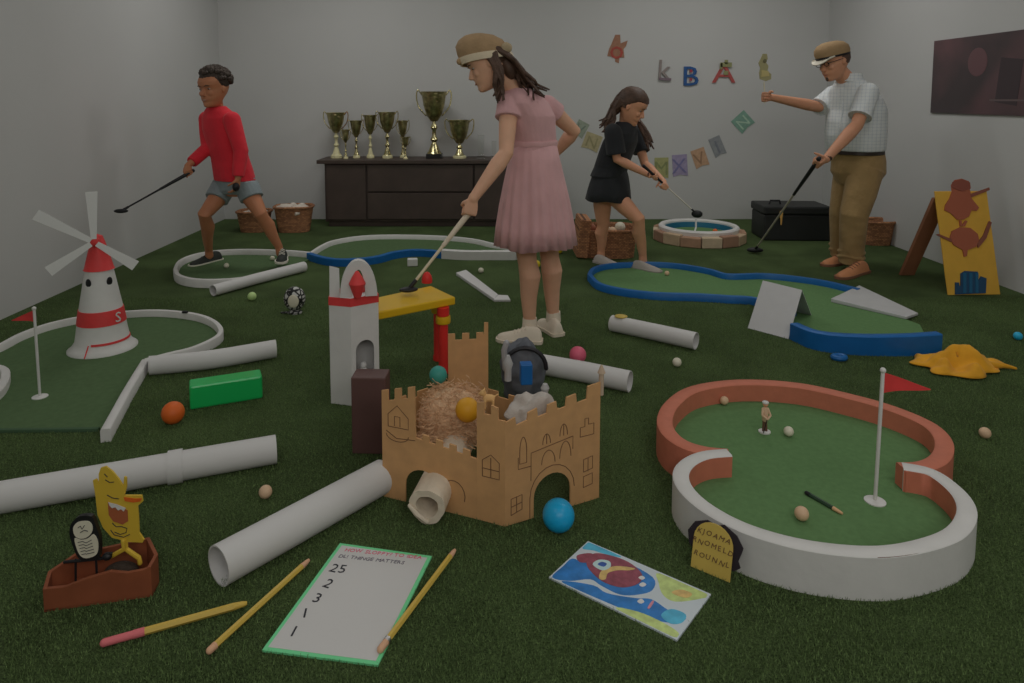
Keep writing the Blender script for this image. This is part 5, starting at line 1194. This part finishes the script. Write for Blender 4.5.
for k, (w_, d_) in enumerate(((.128,.108),(.150,.130),(.162,.146),(.170,.158),(.176,.168))):
    q = k/4; rg.append((V((wst.x+(hm.x-wst.x)*q, wst.y+(hm.y-wst.y)*q, wst.z-.01+(hm.z-wst.z+.01)*q)), Rc, Fc, w_, d_))
pleatskirt('skirt', rg, 9, .02, bk, t)
MB().loft([se_ring(rg[4][0]+Z_*.006, Rc, Fc, .150,.140, 30), se_ring(rg[3][0], Rc, Fc, .150,.14, 30)]).build('skirt_lining', bk, t)
mb = MB(); text_into(mb, 'm', .03, P(645.5,141,5.0)+V((-.02,0,0)), unit((.5,.8,0)), Z_, unit((.8,-.5,0)), th=.002)
mb = MB(); rnd = random.Random(9)
for k in range(1):
    mb.loft([[L_(w_*math.cos(2*PI*j/28), (yf if math.sin(2*PI*j/28) > 0 else yb)*math.sin(2*PI*j/28)+oy, z+ty*math.sin(2*PI*j/28)) for j in range(28)] for z, w_, yf, yb, oy, ty in ((-.12,.34,.10,.42,-.10,.0),(.05,.37,.10,.46,-.06,.05),(.16,.375,.30,.48,-.03,.03),(.27,.37,.385,.48,-.02,0),(.38,.32,.33,.42,-.02,0),(.47,.22,.22,.30,-.03,0),(.53,.10,.10,.12,-.04,0),(.545,.01,.01,.01,-.04,0))])
for i in range(34):
    if i < 16: pts = [L_(.05*rnd.uniform(-1,1), -.44, .12+rnd.uniform(-.1,.12)), L_(rnd.uniform(-.08,.16), -.47+rnd.uniform(-.04,.04), -.05), L_(rnd.uniform(-.02,.20), -.46+rnd.uniform(-.06,.06), -.26), P(610+rnd.uniform(-4,4),117,5.06+rnd.uniform(-.06,.06)), P(604+rnd.uniform(-5,7),123+rnd.uniform(-3,5),5.07+rnd.uniform(-.06,.05))]
    else: pts = [L_(-.34, -.05+rnd.uniform(-.1,.06), .10), L_(-.36, .06+rnd.uniform(-.06,.06), -.22), P(645+rnd.uniform(-3,3),132,5.08+rnd.uniform(-.03,.03)), P(649+rnd.uniform(-4,5),146+rnd.uniform(-6,5),5.04+rnd.uniform(-.03,.03))]
    hairlock(mb, pts, .017, .005)
mb.ell(L_(.05,-.36,-.22), (.26*HH,.15*HH,.30*HH), (R_, F_h, U_h))
for i in range(14):
    pts = [L_(.30, -.25+rnd.uniform(-.1,.1), .0), L_(.30, -.35, -.3), P(611+rnd.uniform(-4,4),122,5.02), P(607+rnd.uniform(-5,5),132,5.00+rnd.uniform(-.02,.03))]; hairlock(mb, pts, .014, .005)
mb.build('long_hair', hb, t)
gsh = mat('grey_shoe', C(82,78,74), .8)
shoe('shoe', G(633,268), G(661,273.5), gsh, gsh, t, .92, h=.07); shoe('shoe', G(595,262), G(619,268), gsh, gsh, t, .92, h=.07)
putter('thin pale club with a black head swung by the girl in black above the turf', gp1, .12, club, mat('pale_shaft', C(112,108,102), .4), M['black'], M['black'], (1,-.3,0), (.075,.04,.055), gl=.2, r=.0055)
MB().tube([W1-unit(gp1-elR)*.012-Y_*.024, W1-unit(gp1-elR)*.012-Y_*.026+Z_*.01], .008, n=8).build('wristband', M['black'], t)

# ============ man
Fc = unit((-.86,-.51,0)); Rc = V((Fc.y,-Fc.x,0)); s = 1.0
t = thing('person', V((P(850,272,5.1).x, 5.12, 0)), 'man in a light checked shirt, khaki trousers and flat cap, holding a putter', 'person')
pel, wst, chs, nkb = P(858,168,5.12), P(856,148,5.12), P(857,110,5.12), P(850,80,5.10)
shL, shR = P(868,93,4.94), P(833,95,5.30); hdc = P(833,61,5.06); HH = .262; Fh = unit((-.90,-.30,-.30)); Uh = unit((-.28,0,.95))
mb = MB()
torso_mesh(mb, [(pel-Z_*.10,Rc,Fc,.10,.08),(pel-Z_*.02,Rc,Fc,.165,.125),(wst,Rc,Fc,.16,.13,.16),(wst.lerp(chs,.4),Rc,Fc,.16,.13,.17),(chs,Rc,Fc,.17,.12),(chs.lerp(nkb,.6),Rc,Fc,.16,.10),(nkb,Rc,Fc,.07,.065)])
mb.tube([nkb-Z_*.03, hdc-Uh*HH*.28-Fh*HH*.1], [.062,.056], n=16)
R_, F_h, U_h, L_ = head_mesh(mb, hdc, Fh, Uh, HH)
gp = P(816,163,4.72); clubh = G(755,250,.03); elL = P(857,125,4.84)
W = grip(mb, gp, gp-clubh, gp-elL, s*.98, side=1, palm=(-.4,.8,0)); arm_mesh(mb, shL, elL, W, s*1.08)
elR = P(819,107,5.22); gp2 = P(765,97,5.06); stickd = V((0,0,1)); Wr = grip(mb, gp2, stickd, gp2-elR, s*.95, side=1, palm=(0,-1,0)); arm_mesh(mb, shR, elR, Wr, s*1.02)
kL, aL = P(854,215,4.98), P(851,258,5.03); kR, aR = P(843,213,5.22), P(842,252,5.27)
hL, hR = P(866,172,5.04), P(851,172,5.20)
leg_mesh(mb, hL, kL, V((aL.x,aL.y,.09)), s, Fc); leg_mesh(mb, hR, kR, V((aR.x,aR.y,.09)), s, Fc)
mb.build('body', sk4, t, remesh=REM, smooths=2)
face(t, L_, HH, R_, F_h, U_h, 'iris_brown', hb, lip)
# goatee shadow of a beard and hair under the cap
lump(MB(), L_(0,.335,-.41), (.012,.016,.018), 2, .2).build('goatee', hb, t)
MB().loft([[L_(w_*math.cos(2*PI*j/24), .30*w_/.34*math.sin(2*PI*j/24)*(1 if math.sin(2*PI*j/24) > 0 else 1.42)-.09, z) for j in range(24)] for z, w_ in ((-.16,.28),(-.05,.335),(.08,.352),(.16,.35))]).build('short_hair', hb, t)
# trousers
kh = cloth('khaki_twill', C(78,63,40), bump=.5, bscale=7, bdist=.05); sh = MB()
torso_mesh(sh, [(pel-Z_*.12,Rc,Fc,.13,.11),(pel-Z_*.03,Rc,Fc,.185,.155),(pel+Z_*.06,Rc,Fc,.180,.155),(wst-Z_*.0,Rc,Fc,.178,.160,.175),(wst+Z_*.02,Rc,Fc,.176,.158,.175)])
for h_, k_, a_ in ((hL,kL,aL),(hR,kR,aR)):
    e_ = V((a_.x+.0, a_.y, .055)); sh.tube([h_+Z_*.02, h_.lerp(k_,.5), k_, k_.lerp(e_,.5), e_.lerp(k_,.08), e_], [.118,.110,.096,.088,.082,.084], n=20, round_=False)
    for zz in (.10,.14): sh.tube([V((e_.x+.085*math.cos(a), e_.y+.085*math.sin(a), zz+.01*math.sin(2*a))) for a in [2*PI*i/16 for i in range(17)]], .012, n=6)
sh.build('trousers', kh, t, remesh=.006, smooths=3)
MB().loft([se_ring(wst+Z_*z, Rc, Fc, w_, d_, 36, df=d_+.014) for z, w_, d_ in ((-.042,.184,.162),(-.04,.188,.166),(-.008,.186,.164),(-.006,.180,.160))]).build('belt', mat('dark_belt', (.03,.02,.015), .5), t)
# shirt with checks
ck = mat('checked_cotton', C(112,114,114), .85, bump=.45, bscale=9, bdist=.03); nt = ck.node_tree; tc = nt.nodes['Texture Coordinate']; bs = nt.nodes['Principled BSDF']
prev = None
for ax, rot in enumerate((0, 1)):
    wv = nt.nodes.new('ShaderNodeTexWave'); wv.bands_direction = 'Z' if ax else 'X'; wv.inputs['Scale'].default_value = 13; wv.inputs['Distortion'].default_value = .6
    mp = nt.nodes.new('ShaderNodeMapping'); mp.inputs['Rotation'].default_value = (0,0,.55); nt.links.new(tc.outputs['Object'], mp.inputs['Vector']); nt.links.new(mp.outputs['Vector'], wv.inputs['Vector'])
    rp_ = nt.nodes.new('ShaderNodeValToRGB'); rp_.color_ramp.elements[0].position = .80; rp_.color_ramp.elements[1].position = .95; rp_.color_ramp.elements[0].color = (1,1,1,1); rp_.color_ramp.elements[1].color = (.86,.88,.91,1); nt.links.new(wv.outputs['Fac'], rp_.inputs['Fac'])
    mx = nt.nodes.new('ShaderNodeMix'); mx.data_type = 'RGBA'; mx.blend_type = 'MULTIPLY'; mx.inputs['Factor'].default_value = 1
    if prev is None: mx.inputs['A'].default_value = (*C(116,118,118),1)
    else: nt.links.new(prev, mx.inputs['A'])
    nt.links.new(rp_.outputs['Color'], mx.inputs['B']); prev = mx.outputs['Result']
nt.links.new(prev, bs.inputs['Base Color'])
sh = MB()
torso_mesh(sh, [(wst-Z_*.018,Rc,Fc,.190,.165,.18),(wst+Z_*.02,Rc,Fc,.195,.168,.195),(wst.lerp(chs,.35),Rc,Fc,.20,.170,.205),(wst.lerp(chs,.7),Rc,Fc,.20,.168,.195),(chs,Rc,Fc,.200,.162,.17),(chs.lerp(nkb,.35),Rc,Fc,.190,.145),(chs.lerp(nkb,.65),Rc,Fc,.160,.122),(chs.lerp(nkb,.88),Rc,Fc,.112,.095),(nkb+Z_*.01,Rc,Fc,.085,.078)])
sh.tube([shL, shL.lerp(elL,.4), shL.lerp(elL,.74)], [.072,.074,.075], n=20, round_=False).ell(shL,.074).tube([shR, shR.lerp(elR,.5), shR.lerp(elR,1.0)], [.070,.070,.070], n=20, round_=False).ell(shR,.072)
shr_ = sh.build('shirt', ck, t, remesh=.006, smooths=8)
MB().loft([se_ring(nkb+V((-.004,0,z)), Rc, Fc, w_, d_, 24) for z, w_, d_ in ((-.01,.098,.092),(.030,.084,.080),(.046,.076,.073),(.046,.070,.067),(-.005,.082,.076))], closed=True).build('collar', ck, shr_)
mb = MB(); fr = [nkb+Fc*.080-Z_*.02, chs+Fc*.176, wst.lerp(chs,.4)+Fc*.21, wst+Fc*.198]; mb.tube(smoothpath(fr, 5), .004, n=6)
mb.build('placket', ck, shr_)
mb = MB(); q = shL.lerp(elL,.74); dd_ = (elL-shL).normalized(); u_, w2_ = perp(dd_)
mb.tube([q+(u_*math.cos(2*PI*j/20)+w2_*math.sin(2*PI*j/20))*.074 for j in range(21)], .005, n=7); q = shR.lerp(elR,1.0); dd_ = (elR-shR).normalized(); u_, w2_ = perp(dd_)
mb2 = MB().tube([q+(u_*math.cos(2*PI*j/20)+w2_*math.sin(2*PI*j/20))*.0695 for j in range(21)], .005, n=7)
mb.build('cuff', ck, shr_); mb2.build('cuff', ck, shr_)
MB().box(chs+Fc*.150-Rc*.085+Z_*.0, (.01,.08,.09), Matrix.Rotation(math.atan2(Fc.y,Fc.x)+.45,3,'Z')).build('chest_pocket', ck, shr_, smooth=False, bevel=.003)
# cap
TILT[:] = [.10, 0, 1.0]
cpm = mat('tan_cap', C(80,65,46), .9, bump=.3, bscale=70)
MB().loft([hring(.13,.385,.41,.52), hring(.24,.41,.43,.55), hring(.36,.40,.40,.53), hring(.47,.32,.30,.42), hring(.53,.18,.16,.25), hring(.545,.03,.03,.03)]).build('cap_crown', cpm, t)
MB().loft([hring(.105,.39,.42,.525), hring(.155,.40,.43,.535), hring(.15,.375,.40,.51), hring(.11,.37,.395,.505)], closed=True).build('cap_band', M['black'], t)
def brim(z, k): return [L_(.36*math.cos(a)*(1-.12*k), .28+(.20*k)*math.sin(a)+.08, z-.12*k*math.sin(a)) for a in [PI*i/14 for i in range(15)]]
mb = MB(); a = brim(.155,1.0); c = [L_(.36*math.cos(x), .12+.20*math.sin(x), .145) for x in [PI*i/14 for i in range(15)]]
rows = [[a[i], c[i], c[i]+U_h*.006, a[i]+U_h*.006] for i in range(15)]; mb.loft(rows).build('cap_brim', mat('cream_brim', C(124,120,110), .8), t)
# glasses
gm_ = MB()
for sg in (-1,1): gm_.tube([L_(sg*.15+.085*math.cos(x), .372, .0+.055*math.sin(x)) for x in [2*PI*i/14 for i in range(15)]], .0022, n=6)
gm_.tube([L_(-.065,.375,.01), L_(.065,.375,.01)], .0022, n=6).tube([L_(-.235,.37,.02), L_(-.37,.0,.02)], .0022, n=6).tube([L_(.235,.37,.02), L_(.37,.0,.02)], .0022, n=6); gm_.build('glasses', M['black'], t)
bs_ = mat('tan_leather', C(100,66,44), .55, var=.1); bso = mat('brown_sole', C(66,44,32), .7)
shoe('shoe', G(866,272), G(838,279.5), bs_, bso, t, 1.08, laces=bso); shoe('shoe', G(853,261.5)+V((0,0,0)), G(823,266.5), bs_, bso, t, 1.08, laces=bso)
MB().tube([W-unit(gp-elL)*.03+(u_*0), W-unit(gp-elL)*.012], .029, n=18, round_=False).build('wristwatch', mat('brown_strap', (.05,.03,.02), .5), t)
putter('long putter with a dark upper shaft held by the man in the flat cap', gp, .05, clubh, mat('grey_shaft', C(92,88,80), .35, metal=.4), M['black'], M['black'], (-1,.1,0), (.125,.05,.045), gl=.42, r=.008)
# paper figure on a stick in the man's hand
top = P(764.5,68,5.04); t = thing('paper_figure_on_stick', gp2-Z_*.03, 'olive paper figure on a thin stick held up by the man', 'paper figure')
MB().tube([gp2-Z_*.04, V((top.x, top.y, top.z-.10))], .005, n=8).build('stick', mat('pale_stick', C(112,108,96), .7), t)
k = 5.04/FPX; MB().prism([(p[0]*k,p[1]*k) for p in ((-2,14),(2,14),(3,9),(1,6),(4,2),(3,-3),(7,-6),(7,-11),(2,-13),(-4,-11),(-5,-5),(-4,0),(-6,5),(-4,9))], top, X_, Z_, Y_, .008).build('cutout', mat('olive_card', C(84,80,58), .8), t, smooth=False)
MB().ell(top+V((.0,-.004,.05)), (.014,.004,.014)).build('dot', mat('olive_dark', C(58,56,40), .8), t)
MB().prism([(p[0]*k,p[1]*k) for p in ((-3,-2),(4,-3),(5,-8),(-3,-9))], top-Y_*.004, X_, Z_, Y_, .004).build('patch', mat('moss_card', C(100,92,62), .8), t, smooth=False)
# ------------------------------------------------------------------ repeats carry their group
GROUPS = {'golf_ball': 'golf balls lying about the course', 'toy_ball': 'coloured toy balls', 'paper_tube': 'white paper tubes on the turf', 'trophy': 'trophy cups on the cabinet',
          'garland_flag': 'garland flags on the back wall', 'garland_letter': 'garland letters on the back wall', 'pencil': 'pencils', 'wicker_basket': 'wicker baskets', 'golf_flag': 'flagpoles with red pennants',
          'golf_putter': 'putters held by the players', 'putting_green': 'home-made putting greens', 'glass_award': 'glass awards on the cabinet', 'grey_figurine': 'grey figurines in the castle'}
for o in bpy.data.objects:
    k = o.name.split('.')[0]
    if o.parent is None and k in GROUPS and 'label' in o.keys(): o['group'] = GROUPS[k]
